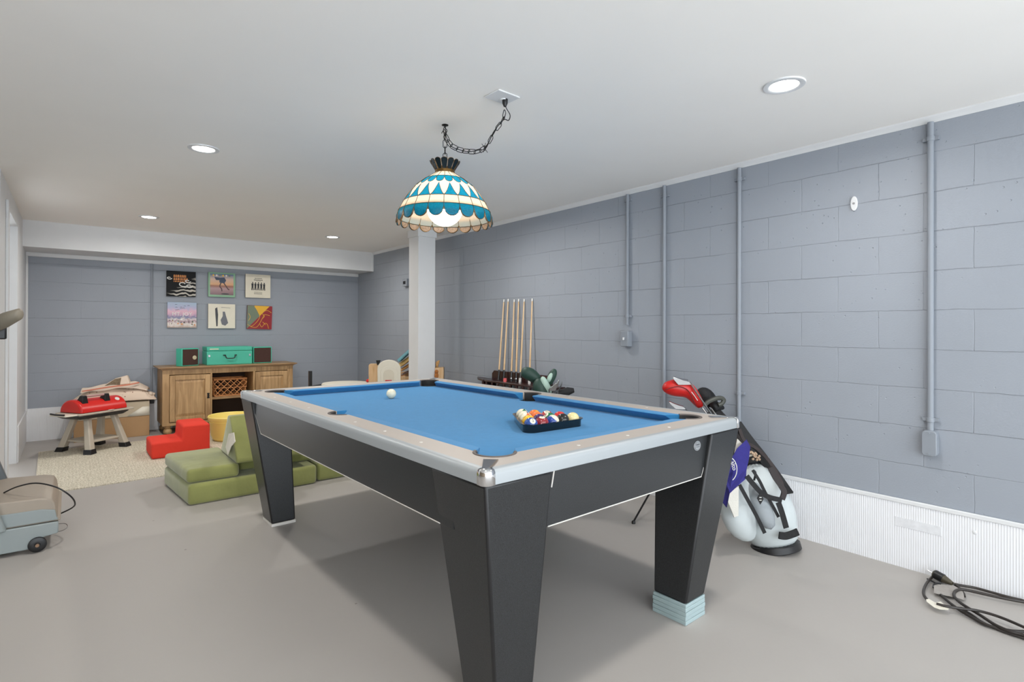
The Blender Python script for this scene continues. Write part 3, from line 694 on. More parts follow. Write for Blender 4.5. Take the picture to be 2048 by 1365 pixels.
# swag chain and cord from the plug to the hook
PLX, PLY = 1.585, 2.035
pl = thing('ceiling_plate', 'square white outlet plate on the ceiling beside the lamp', 'outlet', (PLX, PLY, CEIL), R_(2))
MB().box(-.066, .066, -.055, .055, -.007, 0).build('plate', M_TRIM, pl, bevel=.003)
MB().lathe([(.02, -.012), (.02, 0)], (.02, .012, 0), 24).build('socket', M_TRIM, pl)
plug = pD(1010, 200, 2.60)
sw = thing('swag_chain', 'dark swag chain and cord looping from plug to lamp hook', 'chain', (plug.x, plug.y, CEIL-.01))
pts = [plug+Vector((0, 0, -.03)), pD(1009, 226, 2.62), pD(1002, 246, 2.68), pD(990, 262, 2.72), pD(981, 279, 2.75), pD(970, 295, 2.80), pD(955, 303, 2.84), pD(938, 303, 2.87), pD(920, 300, 2.90), pD(903, 291, 2.92), pD(893, 277, 2.94), pD(889.5, 262, 2.945)]
sp = spline(pts, 12); acc = 0; mb = MB(); k = 0; last = sp[0]
for i in range(1, len(sp)-1):
    acc += (sp[i]-sp[i-1]).length
    if acc >= .037:
        link(mb, sp[i], sp[i+1]-sp[i-1], (RGT*.5+UP*.8) if k % 2 else (UP*.9-RGT*.3+FWD*.25), L=.048, w=.0125, r=.0019); acc = 0; k += 1
mb.build('chain', M_IRON, sw, world=True)
off = [Vector((random.Random(i).uniform(-.008, .008), 0, random.Random(i+9).uniform(-.008, .008))) for i in range(len(pts))]
cpts = [plug, pD(1012, 215, 2.60), pD(1020, 230, 2.62), pD(1017, 241, 2.64), pD(1007, 240, 2.66)]+[p+q for p, q in zip(pts[3:], off[3:])]+[pD(883, 267, 2.95)]
MB().tube(cpts, .0022, 6, smooth=8).build('cord', M_BLACK, sw, world=True)
MB().lathe([(.010, 0), (.014, -.008), (.013, -.028), (.006, -.045)], plug+Vector((0, 0, .012)), 16).build('plug', M_BLACK, sw, world=True, bevel=.002)
random.seed(5)
tie = pD(969, 296, 2.80); mb = MB()
for i in range(4): dv = Vector((random.uniform(-1, 1), random.uniform(-1, 1), random.uniform(-1, 1))).normalized()*.028; mb.tube([tie-dv, tie+dv*.9], .0015, 5)
mb.build('wire_tie', M_BLACK, sw, world=True)

# ================================================================== RECORD SLEEVES on the back wall
M_ACR = mat('sleeve_edge', (70, 62, 50), .3)
def sleeve(x0, x1, z0, z1, mcover, label, tilt=0):
    cx, cz = (x0+x1)/2, (z0+z1)/2; s = .16
    t = thing('record_sleeve', label, 'record sleeve', (cx, BW-.001, cz), group='record sleeves on the back wall'); t.rotation_euler = (0, R_(tilt), 0)
    MB().box(-s, s, -.026, -.002, -s, s).build('mount', M_ACR, t, bevel=.002)
    o = MB().box(-s, s, -.030, -.026, -s, s).build('cover', mcover, t, bevel=.001)
    return t, o
def flat(o, poly, m, y=-.0305, name='print', th=.0008):
    return MB().prism(poly, y-th, y, 'Y').build(name, m, o, smooth=0)
def stroke(o, pts, w, m, y=-.0312, name='print_line'):
    return MB().ribbon([(a, y, b) for a, b in pts], w, .0006, (0, -1, 0), smooth=6).build(name, m, o, smooth=0)
SLM = lambda n, c, **k: mat(n, c, .25, **k)
m_blk = SLM('print_black', (14, 13, 14)); m_crm = SLM('print_cream', (226, 218, 198)); m_wht = SLM('print_white', (222, 220, 214))
m_org = SLM('print_orange', (206, 128, 48)); m_grn = SLM('print_green', (132, 176, 140)); m_red = SLM('print_red', (146, 24, 30)); m_yel = SLM('print_yellow', (232, 178, 44)); m_olv = SLM('print_olive', (112, 124, 100))
XS = [(.931, 1.260), (1.396, 1.717), (1.832, 2.173)]
def ell(cx, cz, rx, rz, n=14, rot=0): return [(cx+rx*math.cos(t)*math.cos(rot)-rz*math.sin(t)*math.sin(rot), cz+rx*math.cos(t)*math.sin(rot)+rz*math.sin(t)*math.cos(rot)) for t in [2*PI*k/n for k in range(n)]]
# 1: black with pale swirling clouds and orange lettering blocks
m = bpy.data.materials.new('swirl_print'); m.use_nodes = True; n, l = nodes(m)
tc = n.new('ShaderNodeTexCoord'); wv = n.new('ShaderNodeTexWave'); wv.bands_direction = 'Z'; wv.inputs['Scale'].default_value = 6; wv.inputs['Distortion'].default_value = 9; wv.inputs['Detail'].default_value = 2; wv.inputs['Detail Scale'].default_value = 1.2
l.new(tc.outputs['Object'], wv.inputs['Vector']); sp_ = n.new('ShaderNodeSeparateXYZ'); l.new(tc.outputs['Object'], sp_.inputs[0])
mr = n.new('ShaderNodeMapRange'); mr.inputs[1].default_value = .05; mr.inputs[2].default_value = -.1; dg = n.new('ShaderNodeMath'); dg.operation = 'MULTIPLY_ADD'; dg.inputs[1].default_value = -.7; l.new(sp_.outputs['X'], dg.inputs[0]); l.new(sp_.outputs['Z'], dg.inputs[2]); l.new(dg.outputs[0], mr.inputs[0])
mm = n.new('ShaderNodeMath'); mm.operation = 'MULTIPLY'; l.new(wv.outputs['Fac'], mm.inputs[0]); l.new(mr.outputs[0], mm.inputs[1])
cr = n.new('ShaderNodeValToRGB'); cr.color_ramp.elements[0].position = .35; cr.color_ramp.elements[0].color = lin((4, 4, 5))+(1,); cr.color_ramp.elements[1].position = .75; cr.color_ramp.elements[1].color = lin((196, 190, 180))+(1,)
l.new(mm.outputs[0], cr.inputs[0]); l.new(cr.outputs[0], bsdf(m).inputs['Base Color']); bsdf(m).inputs['Roughness'].default_value = .45; bsdf(m).inputs['Specular IOR Level'].default_value = .2
t, o = sleeve(*XS[0], 1.655, 1.966, m, 'record sleeve, black with swirling white clouds, top left of six')
random.seed(11)
for row, (zz, h) in enumerate(((.098, .034), (.060, .034), (.030, .016))):
    x = -.085
    while x < .055:
        w_ = random.uniform(.010, .022); flat(o, [(x, zz-h/2), (x+w_, zz-h/2+.003), (x+w_-.003, zz+h/2), (x+.002, zz+h/2-.003)], m_org, name='lettering'); x += w_+.004
for cx, cz, rr in ((.02, .0, .05), (.07, .04, .03), (.085, -.02, .035), (-.13, .07, .025)):
    stroke(o, [(cx+rr*math.cos(a)*(.35+a/7), cz+rr*.6*math.sin(a)*(.35+a/7)) for a in [k*.6 for k in range(11)]], .010, m_wht)
# 2: green border, sunset panel, leaping figure
t, o = sleeve(*XS[1], 1.666, 1.979, m_grn, 'record sleeve with green border and a leaping figure, top middle of six')
m = bpy.data.materials.new('sunset_print'); m.use_nodes = True; n, l = nodes(m); tc = n.new('ShaderNodeTexCoord'); sp_ = n.new('ShaderNodeSeparateXYZ'); l.new(tc.outputs['Object'], sp_.inputs[0])
mr = n.new('ShaderNodeMapRange'); mr.inputs[1].default_value = -.13; mr.inputs[2].default_value = .14; l.new(sp_.outputs['Z'], mr.inputs[0]); cr = n.new('ShaderNodeValToRGB'); e = cr.color_ramp.elements
e[0].color = lin((120, 84, 88))+(1,); e[1].color = lin((78, 112, 146))+(1,)
for p_, c_ in ((.3, (176, 140, 140)), (.42, (150, 92, 66)), (.5, (222, 168, 120)), (.75, (210, 178, 158))): q = e.new(p_); q.color = lin(c_)+(1,)
l.new(mr.outputs[0], cr.inputs[0]); l.new(cr.outputs[0], bsdf(m).inputs['Base Color']); bsdf(m).inputs['Roughness'].default_value = .2
flat(o, [(-.138, -.132), (.138, -.132), (.138, .142), (-.138, .142)], m, name='panel_print')
m_nav = SLM('print_navy', (40, 56, 82)); m_brn = SLM('print_brown', (70, 36, 30))
flat(o, [(-.03, .03), (.03, .02), (.05, .06), (.03, .10), (-.02, .095), (-.09, .10), (-.07, .06), (-.03, .06)], m_nav, -.0315, 'figure')
for pts in ([(-.01, .03), (-.025, -.02), (-.005, -.05), (.0, -.085)], [(.02, .03), (.045, -.01), (.075, -.055), (.09, -.06)]): stroke(o, pts, .013, m_brn, -.0318, 'figure')
flat(o, ell(.04, -.118, .05, .008), m_blk, -.0315, 'shadow_print')
for k in range(6): flat(o, ell(-.10+.038*k, .122, .011, .013, 8), (m_yel, m_crm, m_olv)[k % 3], -.0315, 'lettering')
# 3: cream with band
t, o = sleeve(*XS[2], 1.669, 1.987, m_crm, 'cream record sleeve with a row of small black figures, top right of six')
for k in range(5):
    x = -.072+.037*k; s_ = (1, .92, 1.0, .95, .9)[k]
    flat(o, ell(x+.002, .045*s_, .0075, .010, 8), m_blk, name='figure')
    flat(o, [(x-.014, .034*s_), (x+.014, .034*s_), (x+.011, -.015), (x+.014, -.058), (x+.004, -.058), (x, -.02), (x-.006, -.058), (x-.015, -.056), (x-.010, -.01)], m_blk, name='figure')
for zz, ww, hh in ((.105, .044, .010), (.083, .055, .012), (.068, .03, .004), (-.084, .05, .006), (-.104, .052, .009)):
    x = -ww
    while x < ww: flat(o, [(x, zz-hh/2), (x+.007, zz-hh/2), (x+.006, zz+hh/2), (x+.001, zz+hh/2)], m_blk, name='lettering'); x += .0105
# 4: pink and blue beach sky with lettering
m = bpy.data.materials.new('beach_print'); m.use_nodes = True; n, l = nodes(m); tc = n.new('ShaderNodeTexCoord'); sp_ = n.new('ShaderNodeSeparateXYZ'); l.new(tc.outputs['Object'], sp_.inputs[0])
nz = n.new('ShaderNodeTexNoise'); nz.inputs['Scale'].default_value = 26; nz.inputs['Detail'].default_value = 4; l.new(tc.outputs['Object'], nz.inputs['Vector'])
ad = n.new('ShaderNodeMath'); ad.operation = 'MULTIPLY_ADD'; ad.inputs[1].default_value = .10; l.new(nz.outputs['Fac'], ad.inputs[0]); l.new(sp_.outputs['Z'], ad.inputs[2])
mr = n.new('ShaderNodeMapRange'); mr.inputs[1].default_value = -.10; mr.inputs[2].default_value = .21; l.new(ad.outputs[0], mr.inputs[0]); cr = n.new('ShaderNodeValToRGB'); e = cr.color_ramp.elements
e[0].color = lin((176, 150, 132))+(1,); e[1].color = lin((150, 168, 190))+(1,)
for p_, c_ in ((.12, (214, 200, 190)), (.22, (150, 110, 120)), (.30, (206, 190, 186)), (.38, (92, 92, 132)), (.5, (186, 140, 164)), (.62, (212, 160, 176)), (.78, (160, 160, 190))): q = e.new(p_); q.color = lin(c_)+(1,)
l.new(mr.outputs[0], cr.inputs[0]); l.new(cr.outputs[0], bsdf(m).inputs['Base Color']); bsdf(m).inputs['Roughness'].default_value = .2
t, o = sleeve(.938, 1.273, 1.257, 1.58, m, 'record sleeve with a pink beach scene lettered MT. JOY, bottom left')
text('lettering', 'MT. JOY', .062, m_wht, o, Matrix.Translation((0, -.0312, .01)) @ Matrix.Rotation(PI/2, 4, 'X'), ext=.0005)
for k in range(9): random.seed(k+3); x, z_ = random.uniform(-.12, .12), random.uniform(.05, .13); stroke(o, [(x-.012, z_), (x, z_+.006), (x+.012, z_+.001)], .003, m_blk, name='bird')
random.seed(8)
for k in range(22): flat(o, ell(random.uniform(-.14, .14), random.uniform(-.13, -.05), random.uniform(.005, .016), random.uniform(.005, .014), 7), random.choice([m_wht, m_red, m_olv, m_brn, m_crm, m_org]), name='figure')
# 5: plain cream stand-in with two soft dark forms
t, o = sleeve(1.391, 1.724, 1.258, 1.563, m_crm, 'cream record sleeve with two dark upright shapes, bottom middle')
m_gry = SLM('print_grey', (96, 96, 102))
flat(o, [(-.08, .10), (-.055, .115), (-.045, .02), (-.05, -.13), (-.065, -.135), (-.075, .0)], m_blk, name='shape_print')
flat(o, [(.01, .06), (.035, .06), (.05, .0), (.075, -.09), (.04, -.125), (.0, -.11), (-.015, -.05), (.01, .0)], m_gry, name='shape_print')
flat(o, [(-.01, .118), (.10, .112), (.10, .108), (-.01, .113)], m_gry, name='lettering')
# 6: triangles
t, o = sleeve(1.853, 2.194, 1.238, 1.563, m_red, 'record sleeve in red, yellow and olive triangles with yellow lines, bottom right', 1.5)
flat(o, [(-.158, -.158), (.0, .02), (-.07, .158), (-.158, .158)], m_olv, name='panel_print'); flat(o, [(.0, .02), (.125, .158), (-.07, .158)], m_yel, name='panel_print')
for pts in ([(-.15, -.10), (-.09, -.12), (.0, .01), (-.07, .15)], [(-.11, -.13), (-.03, -.13), (.04, .0), (.06, .04), (.13, .03)], [(.0, -.08), (.03, -.13), (.07, -.08), (.1, -.09), (.12, -.15)], [(.03, -.02), (.06, .02), (.03, .06), (.09, .10), (.15, .07)], [(-.14, .05), (-.12, .0), (-.14, -.05)], [(.04, -.06), (.08, -.1)]):
    stroke(o, pts, .005, m_yel)

# ================================================================== CABINET
M_OAK = wood('washed_oak', (150, 116, 76), (196, 160, 114), .5, 2.2, 'Z'); M_OAKH = wood('washed_oak_top', (132, 100, 66), (178, 144, 102), .45, 2.2, 'X')
M_DARKIN = mat('cabinet_inside', (64, 46, 34), .8)
CB = thing('media_cabinet', 'washed oak media cabinet with two panelled doors against the back wall', 'cabinet', (1.59, 7.53, 0))
x0, x1, yb = -.745, .735, .46
top = MB()
for e_, za, zb_ in ((.0, .755, .768), (.018, .768, .778), (.035, .778, .792)): top.box(x0-e_-.01, x1+e_+.01, -e_-.012, yb, za, zb_)
top.build('cabinet_top', M_OAKH, CB, bevel=.003)
mb = MB(); mb.box(x0, x0+.03, 0, yb, .11, .755).box(x1-.03, x1, 0, yb, .11, .755).box(x0, x1, .02, yb, .11, .14).box(x0, x1, yb-.015, yb, .14, .755)
mb.box(-.245, -.225, 0, yb, .14, .70).box(.245, .265, 0, yb, .14, .70).box(x0, x1, 0, .03, .70, .755).box(x0, x0+.07, -.003, .02, .12, .755).box(x1-.07, x1, -.003, .02, .12, .755)
mb.box(x0, x1, -.004, .02, .10, .135).build('body', M_OAK, CB, bevel=.002)
MB().box(-.225, .245, .0, yb-.02, .375, .40).build('shelf', M_OAKH, CB, bevel=.002)
MB().box(-.224, .244, yb-.02, yb-.012, .14, .70).build('back_panel', M_DARKIN, CB)
def cdoor(a, b, flip):
    d = MB().box(a, a+.055, -.014, .006, .145, .69).box(b-.055, b, -.014, .006, .145, .69).box(a+.055, b-.055, -.014, .006, .145, .20).box(a+.055, b-.055, -.014, .006, .635, .69).build('door', M_OAK, CB, bevel=.003)
    c = MB().hexa([(a+.055, -.001, .20), (b-.055, -.001, .20), (b-.055, .004, .20), (a+.055, .004, .20), (a+.055, -.001, .635), (b-.055, -.001, .635), (b-.055, .004, .635), (a+.055, .004, .635)])
    c.add([(a+.058, -.002, .203), (b-.058, -.002, .203), (b-.058, -.002, .632), (a+.058, -.002, .632), (a+.085, -.012, .235), (b-.085, -.012, .235), (b-.085, -.012, .60), (a+.085, -.012, .60)], [(0, 1, 5, 4), (1, 2, 6, 5), (2, 3, 7, 6), (3, 0, 4, 7), (4, 5, 6, 7)])
    c.build('panel', M_OAK, d, smooth=0)
    hx = b-.022 if flip else a+.022
    h = MB().prism(ell(hx, .43, .011, .034, 12), -.018, -.014, 'Y').prism(ell(hx, .455, .016, .008, 12), -.019, -.014, 'Y').prism(ell(hx, .405, .016, .008, 12), -.019, -.014, 'Y').cyl((hx, -.018, .43), (hx, -.036, .43), .007, .010, 12)
    h.build('handle', M_IRON, d)
cdoor(x0+.073, -.248, True); cdoor(.268, x1-.073, False)
for fx in (x0+.06, x1-.06):
    for fy in (.05, yb-.06):
        MB().lathe([(.028, 0), (.042, .012), (.046, .035), (.038, .058), (.026, .066), (.034, .08), (.036, .10)], (fx, fy, 0), 24).build('bun_foot', M_OAK, CB)
# basket on the cabinet shelf
M_WICK = wood('wicker', (176, 112, 62), (222, 160, 104), .6, 6, 'X')
bk = thing('wicker_basket', 'open-weave wicker basket on the middle shelf of the cabinet', 'basket', (1.586, 7.60, .40))
def bsk(f, z):  # point round the basket perimeter, f in 0..4
    w_, d_2 = .182+.006*z/.2, .13
    k = int(f) % 4; u = f-int(f)
    c = [(-w_, -0), (w_, -0), (w_, 2*d_2), (-w_, 2*d_2)]; a_, b_ = c[k], c[(k+1) % 4]
    return Vector((a_[0]+(b_[0]-a_[0])*u, a_[1]+(b_[1]-a_[1])*u, z))
mb = MB()
for zz in (.006, .205, .215): mb.tube([bsk(k/6, zz) for k in range(24)], .006, 6, close=True)
for zz in (.105,): mb.tube([bsk(k/6, zz) for k in range(24)], .0035, 5, close=True)
NB = 20
for k in range(NB):
    f = 4*k/NB
    for s_ in (.55, -.55): mb.tube([bsk((f+s_*q/4) % 4, .006+.205*q/4) for q in range(5)], .0042, 5)
mb.build('weave', M_WICK, bk)
MB().box(-.175, .175, .01, .25, .002, .008).build('base', M_WICK, bk)
# record player suitcase
M_TURQ = mat('turquoise_leatherette', (72, 182, 156), .5, var=.03, bump=.1, bscale=300); M_GRILL = mat('brown_speaker_cloth', (70, 46, 40), .9, var=.1, vscale=80)
ZS = .792
RP = thing('suitcase_record_player', 'turquoise suitcase record player closed, in the middle of the cabinet top', 'record player', (1.585, 7.64, ZS))
MB().box(-.262, .262, 0, .30, 0, .172).build('case', M_TURQ, RP, bevel=.006)
MB().box(-.262, .262, 0, .30, .175, .226).build('lid', M_TURQ, RP, bevel=.006)
MB().tube([(-.062, -.004, .120), (-.055, -.02, .118), (-.045, -.028, .085), (0, -.032, .080), (.045, -.028, .085), (.055, -.02, .118), (.062, -.004, .120)], .006, 8, smooth=4).box(-.078, -.052, -.006, 0, .112, .126).box(.052, .078, -.006, 0, .112, .126).build('handle', M_BLACK, RP)
for s_ in (-1, 1):
    MB().box(s_*.235-.012, s_*.235+.012, -.006, .0, .10, .13).build('latch', M_STEEL, RP, bevel=.002)
MB().box(-.23, -.13, -.003, 0, .192, .205).build('badge', mat('badge_pale', (210, 206, 180), .4), RP, bevel=.001)
def speaker(pts, face, label):
    c = sum(pts, Vector())/4; t = thing('detached_speaker', label, 'speaker', (c.x, c.y, ZS)); zz = .215
    MB().hexa([p.xy.to_3d()+UP*ZS for p in pts]+[p.xy.to_3d()+UP*(ZS+zz) for p in pts]).build('cabinet', M_TURQ, t, world=True, bevel=.005)
    i = face; a = pts[i].xy.to_3d(); b = pts[(i+1) % 4].xy.to_3d(); n_ = (b-a).cross(UP).normalized(); e = (b-a).normalized()
    g = [a+e*.012, b-e*.012]
    MB().hexa([g[0]+UP*(ZS+.012), g[1]+UP*(ZS+.012), g[1]+n_*.003+UP*(ZS+.012), g[0]+n_*.003+UP*(ZS+.012), g[0]+UP*(ZS+zz-.012), g[1]+UP*(ZS+zz-.012), g[1]+n_*.003+UP*(ZS+zz-.012), g[0]+n_*.003+UP*(ZS+zz-.012)]).build('grille', M_GRILL, t, world=True)
    return t, g, n_
A_ = Vector((1.045, 7.57, 0)); e1 = Vector((.22, .12, 0)).normalized(); e2 = Vector((-e1.y, e1.x, 0))
pts = [A_, A_+e1*.225, A_+e1*.225+e2*.10, A_+e2*.10]
t, g_, n_ = speaker(pts, 0, 'turquoise detached speaker with brown grille, left of the record player')
c = g_[1]-e1*.05+n_*.006+UP*(ZS+.10); MB().lathe([(.026, 0), (.024, .006), (.0, .008)], c, 20, n_).build('dial', mat('dial_cream', (200, 190, 160), .4), t, world=True)
A_ = Vector((1.868, 7.68, 0)); e1 = Vector((.30, .02, 0)).normalized(); e2 = Vector((-e1.y, e1.x, 0))
speaker([A_, A_+e1*.235, A_+e1*.235+e2*.12, A_+e2*.12], 0, 'turquoise detached speaker with brown grille, right of the record player')

# ================================================================== RUG
rg = bpy.data.materials.new('rug_weave'); rg.use_nodes = True; n, l = nodes(rg); tc = n.new('ShaderNodeTexCoord')
wv = n.new('ShaderNodeTexWave'); wv.inputs['Scale'].default_value = 13; wv.inputs['Distortion'].default_value = 11; wv.inputs['Detail'].default_value = 3; wv.inputs['Detail Scale'].default_value = 3.5; l.new(tc.outputs['Object'], wv.inputs['Vector'])
cr = n.new('ShaderNodeValToRGB'); cr.color_ramp.elements[0].position = .3; cr.color_ramp.elements[0].color = lin((188, 179, 158))+(1,); cr.color_ramp.elements[1].position = .65; cr.color_ramp.elements[1].color = lin((218, 210, 192))+(1,)
l.new(wv.outputs['Fac'], cr.inputs[0]); l.new(cr.outputs[0], bsdf(rg).inputs['Base Color']); bsdf(rg).inputs['Roughness'].default_value = 1
bp = n.new('ShaderNodeBump'); bp.inputs['Distance'].default_value = .006; bp.inputs['Strength'].default_value = .5; l.new(wv.outputs['Fac'], bp.inputs['Height']); l.new(bp.outputs[0], bsdf(rg).inputs['Normal'])
o = MB().hexa([(-.200, 5.415, 0), (1.95, 5.50, 0), (1.92, 7.30, 0), (-.237, 7.25, 0), (-.200, 5.415, .008), (1.95, 5.50, .008), (1.92, 7.30, .008), (-.237, 7.25, .008)]).build('area_rug', rg, smooth=0); tag(o, 'cream patterned area rug on the grey floor in the play corner', 'rug')
# ================================================================== SOFT PLAY PIECES
def c3(x, y): return (280+x/4.6545, 780+y/4.6545)
M_GRN = mat('green_microsuede', (140, 143, 84), .95, var=.2, vscale=4, bump=.6, bscale=7, sheen=.4)
M_GRND = M_GRN
M_REDF = mat('red_foam_cover', (226, 58, 40), .85, var=.04, bump=.15, bscale=30)
def pad(name, label, x0, x1, y0, y1, z0, z1, m, cat='cushion', rz=0, group=None, r=.03):
    o = MB().box(-(x1-x0)/2, (x1-x0)/2, -(y1-y0)/2, (y1-y0)/2, 0, z1-z0).build(name, m, bevel=r, seg=4, smooth=180)
    o.location = ((x0+x1)/2, (y0+y1)/2, z0); o.rotation_euler = (0, 0, rz); return tag(o, label, cat, group)
GRP = 'green play couch pieces'
def pad4(pts, z0, z1, label):
    cx_ = sum(p[0] for p in pts)/4; cy_ = sum(p[1] for p in pts)/4
    o = MB().prism([(x-cx_, y-cy_) for x, y in pts], 0, z1-z0).build('play_couch_cushion', M_GRN, bevel=.028, seg=4, smooth=180); o.location = (cx_, cy_, z0); return tag(o, label, 'cushion', GRP)
pad4([(.655, 4.42), (1.565, 4.435), (1.565, 5.17), (.592, 5.16)], 0, .150, 'thick green base cushion on the floor, left end of the play couch')
pad4([(.650, 4.445), (.990, 4.44), (.995, 5.17), (.595, 5.16)], .152, .252, 'green cushion on top of the left base, in front of the wedge')
o = pad('play_couch_cushion', 'green base cushion on the floor at the right, partly behind the table', 1.58, 2.30, 4.48, 5.17, 0, .150, M_GRN, rz=.01, group=GRP)
o = pad('play_couch_cushion', 'green upper cushion seen through the table legs beside the wedge', 1.01, 1.60, 4.60, 5.17, .152, .240, M_GRN, rz=.01, group=GRP)
# wedge backrest
Bk = pZ(*c3(770, 582), .268); Fr = pZ(*c3(885, 690), .268)
xw = .968
tp = [(4.42, .254), (4.95, .254), (4.95, .28), (4.72, .575), (4.64, .58), (4.42, .285)]
o = MB().prism(tp, .0, .56, 'X').build('play_couch_wedge', M_GRN, bevel=.025, seg=4, smooth=180); o.location = (xw-.005, .0, 0); tag(o, 'green wedge backrest standing on the play couch', 'cushion', GRP)
mtag = mat('paper_tag', (232, 226, 216), .8, var=.04)
T0 = o; tg = [pX(*c3(x_, y_), xw-.005-q_) for x_, y_, q_ in ((825, 410, .012), (875, 398, .02), (888, 485, .05), (850, 530, .035), (818, 612, .03), (798, 535, .012))]
me = MB().add(tg, [(0, 1, 2, 3, 4, 5)]).build('care_tag', mtag, T0, world=True, solid=.002, smooth=0)
# red steps
xa, xb, xc = .606, .865, 1.10
o = MB().prism([(xa, .008), (xc, .008), (xc, .300), (xb, .300), (xb-.01, .160), (xa, .160)], 6.16, 6.62, 'Y').build('foam_steps', M_REDF, bevel=.02, seg=4, smooth=180); tag(o, 'red foam play steps, two treads, on the rug by the cabinet', 'play steps')
# yellow tub
M_YEL = mat('yellow_plastic', (250, 228, 130), .4, var=.03)
yc = pD(463, 850, 6.15)
t = thing('yellow_tub', 'round yellow plastic tub behind the green wedge', 'tub', (yc.x, yc.y, .008))
MB().lathe([(.17, 0), (.205, .06), (.222, .22), (.235, .235), (.240, .262), (.232, .275), (.222, .270), (.214, .235), (.205, .20), (.19, .02), (.0, .015)], (0, 0, 0), 40, cap=True).build('tub_wall', M_YEL, t)
MB().loft([[Vector((math.cos(k*PI/20)*r_, math.sin(k*PI/20)*r_, z_)) for k in range(40)] for r_, z_ in ((.222, .205), (.226, .208), (.226, .214), (.222, .217))], cap=False, close=True).build('tub_band', M_YEL, t)

# ================================================================== TOY GRILL
def c1(x, y): return (640 and x/4.266, 640+y/4.266)
M_GLEG = mat('greige_plastic', (186, 176, 160), .45, var=.03); M_REDP = mat('red_plastic', (206, 34, 28), .32, var=.02)
feet = [pZ(122, 903, .008), pZ(180, 909, .008), pZ(199, 889, .008), pZ(251, 893, .008)]
gc = sum(feet, Vector())/4
gx = Vector((.835, .55, 0)).normalized(); gy = Vector((-gx.y, gx.x, 0)); zg = .412
tops = [Vector((gc.x, gc.y, .36))+gx*a_+gy*b_ for a_, b_ in ((-.14, .07), (-.12, -.07), (.12, .07), (.14, -.07))]
TG = thing('toy_grill', 'toy barbecue grill with red lid and splayed beige legs on the rug', 'toy grill', (gc.x, gc.y, .008))
for f_, tp_ in zip(feet, tops):
    L_ = MB().loft([[p+RGT*a*w_+FWD*b*w_ for a, b in ((-1, -1), (1, -1), (1, 1), (-1, 1))] for p, w_ in ((f_, .033), (f_*.75+tp_*.25+RGT*0, .031), (f_*.3+tp_*.7, .026), (tp_, .026))]).build('leg', M_GLEG, TG, world=True, bevel=.008)
    q = f_+(tp_-f_)*.13
    MB().loft([[p+RGT*a*w_+FWD*b*w_ for a, b in ((-1, -1), (1, -1), (1, 1), (-1, 1))] for p, w_ in ((f_, .040), (q, .036))]).build('foot_cap', M_BLACK, L_, world=True, bevel=.004)
sh = [feet[i]*.72+tops[i]*.28 for i in (0, 1, 3, 2)]
zs = sum(p.z for p in sh)/4
MB().hexa([Vector((p.x, p.y, zs)) for p in sh]+[Vector((p.x, p.y, zs+.02)) for p in sh]).build('lower_shelf', M_GLEG, TG, world=True, bevel=.004)
Lg = .47; G0 = Vector((gc.x, gc.y, 0))-gx*Lg/2-gy*.13
def gp(a, b, z): return G0+gx*a+gy*b+UP*z
rings = []
for a_, k_ in ((-.0, .90), (.012, 1.0), (Lg-.012, 1.0), (Lg, .90)):
    rings.append([gp(a_, .13-.155*k_*math.cos(t), zg+.125*k_*math.sin(t)) for t in [PI*j/16 for j in range(17)]])
lid = MB().loft(rings).build('lid', M_REDP, TG, world=True, bevel=.004)
MB().lathe([(.022, -.004), (.022, .004), (.0, .005)], gp(Lg*.84, .13-.155*math.cos(PI*.28), zg+.125*math.sin(PI*.28)), 20, (-gy*math.cos(PI*.28)+UP*math.sin(PI*.28))).build('thermometer', m_wht, lid, world=True)
for a_ in (.07, .29):
    MB().hexa([gp(a_-.03, .02, zg+.085), gp(a_+.03, .02, zg+.085), gp(a_+.03, .11, zg+.11), gp(a_-.03, .11, zg+.11), gp(a_-.02, .03, zg+.165), gp(a_+.02, .03, zg+.165), gp(a_+.02, .07, zg+.165), gp(a_-.02, .07, zg+.165)]).build('handle_bracket', M_BLACK, lid, world=True, bevel=.004)
MB().tube([gp(.07, .05, zg+.155), gp(.29, .05, zg+.155)], .011, 10).build('handle_bar', mat('dusty_pink', (176, 140, 136), .5), lid, world=True)
MB().prism([(0, 0), (1, 0)] and [(-.03, -.04), (Lg+.06, -.04), (Lg+.06, .30), (-.03, .30)], zg-.026, zg-.004).build('tray', M_GLEG, TG, world=True, bevel=.008, xf=Matrix(((gx.x, gy.x, 0, G0.x), (gx.y, gy.y, 0, G0.y), (0, 0, 1, 0), (0, 0, 0, 1))))
XFG = Matrix(((gx.x, gy.x, 0, G0.x), (gx.y, gy.y, 0, G0.y), (0, 0, 1, 0), (0, 0, 0, 1)))
MB().hexa([(-.0, -.01, zg-.062), (Lg-.04, -.01, zg-.062), (Lg-.04, .25, zg-.062), (0, .25, zg-.062), (-.06, -.05, zg-.026), (Lg+.0, -.05, zg-.026), (Lg, .29, zg-.026), (-.06, .29, zg-.026)]).build('fire_bowl', M_BLACK, TG, world=True, bevel=.006, xf=XFG)
MB().prism([(-.13, .0), (-.03, -.02), (-.03, .24), (-.13, .22)], zg-.020, zg-.006).build('side_shelf', M_CREAM, TG, world=True, bevel=.005, xf=XFG)
MB().tube([(-.14, -.0, zg+.004), (-.15, .10, zg+.004), (-.13, .20, zg+.004)], .009, 8).build('hook_rail', M_BLACK, TG, world=True, xf=XFG)
o = MB().lathe([(.0, -.003), (.028, 0), (.03, .004), (.0, .006)], gp(Lg*.62, -.02, zg-.002), 16).tube([gp(Lg*.66, -.02, zg+.002), gp(Lg*.86, .0, zg+.004)], .004, 6).build('toy_spatula', m_wht); tag(o, 'small white toy utensil lying on the front of the toy grill', 'toy utensil')
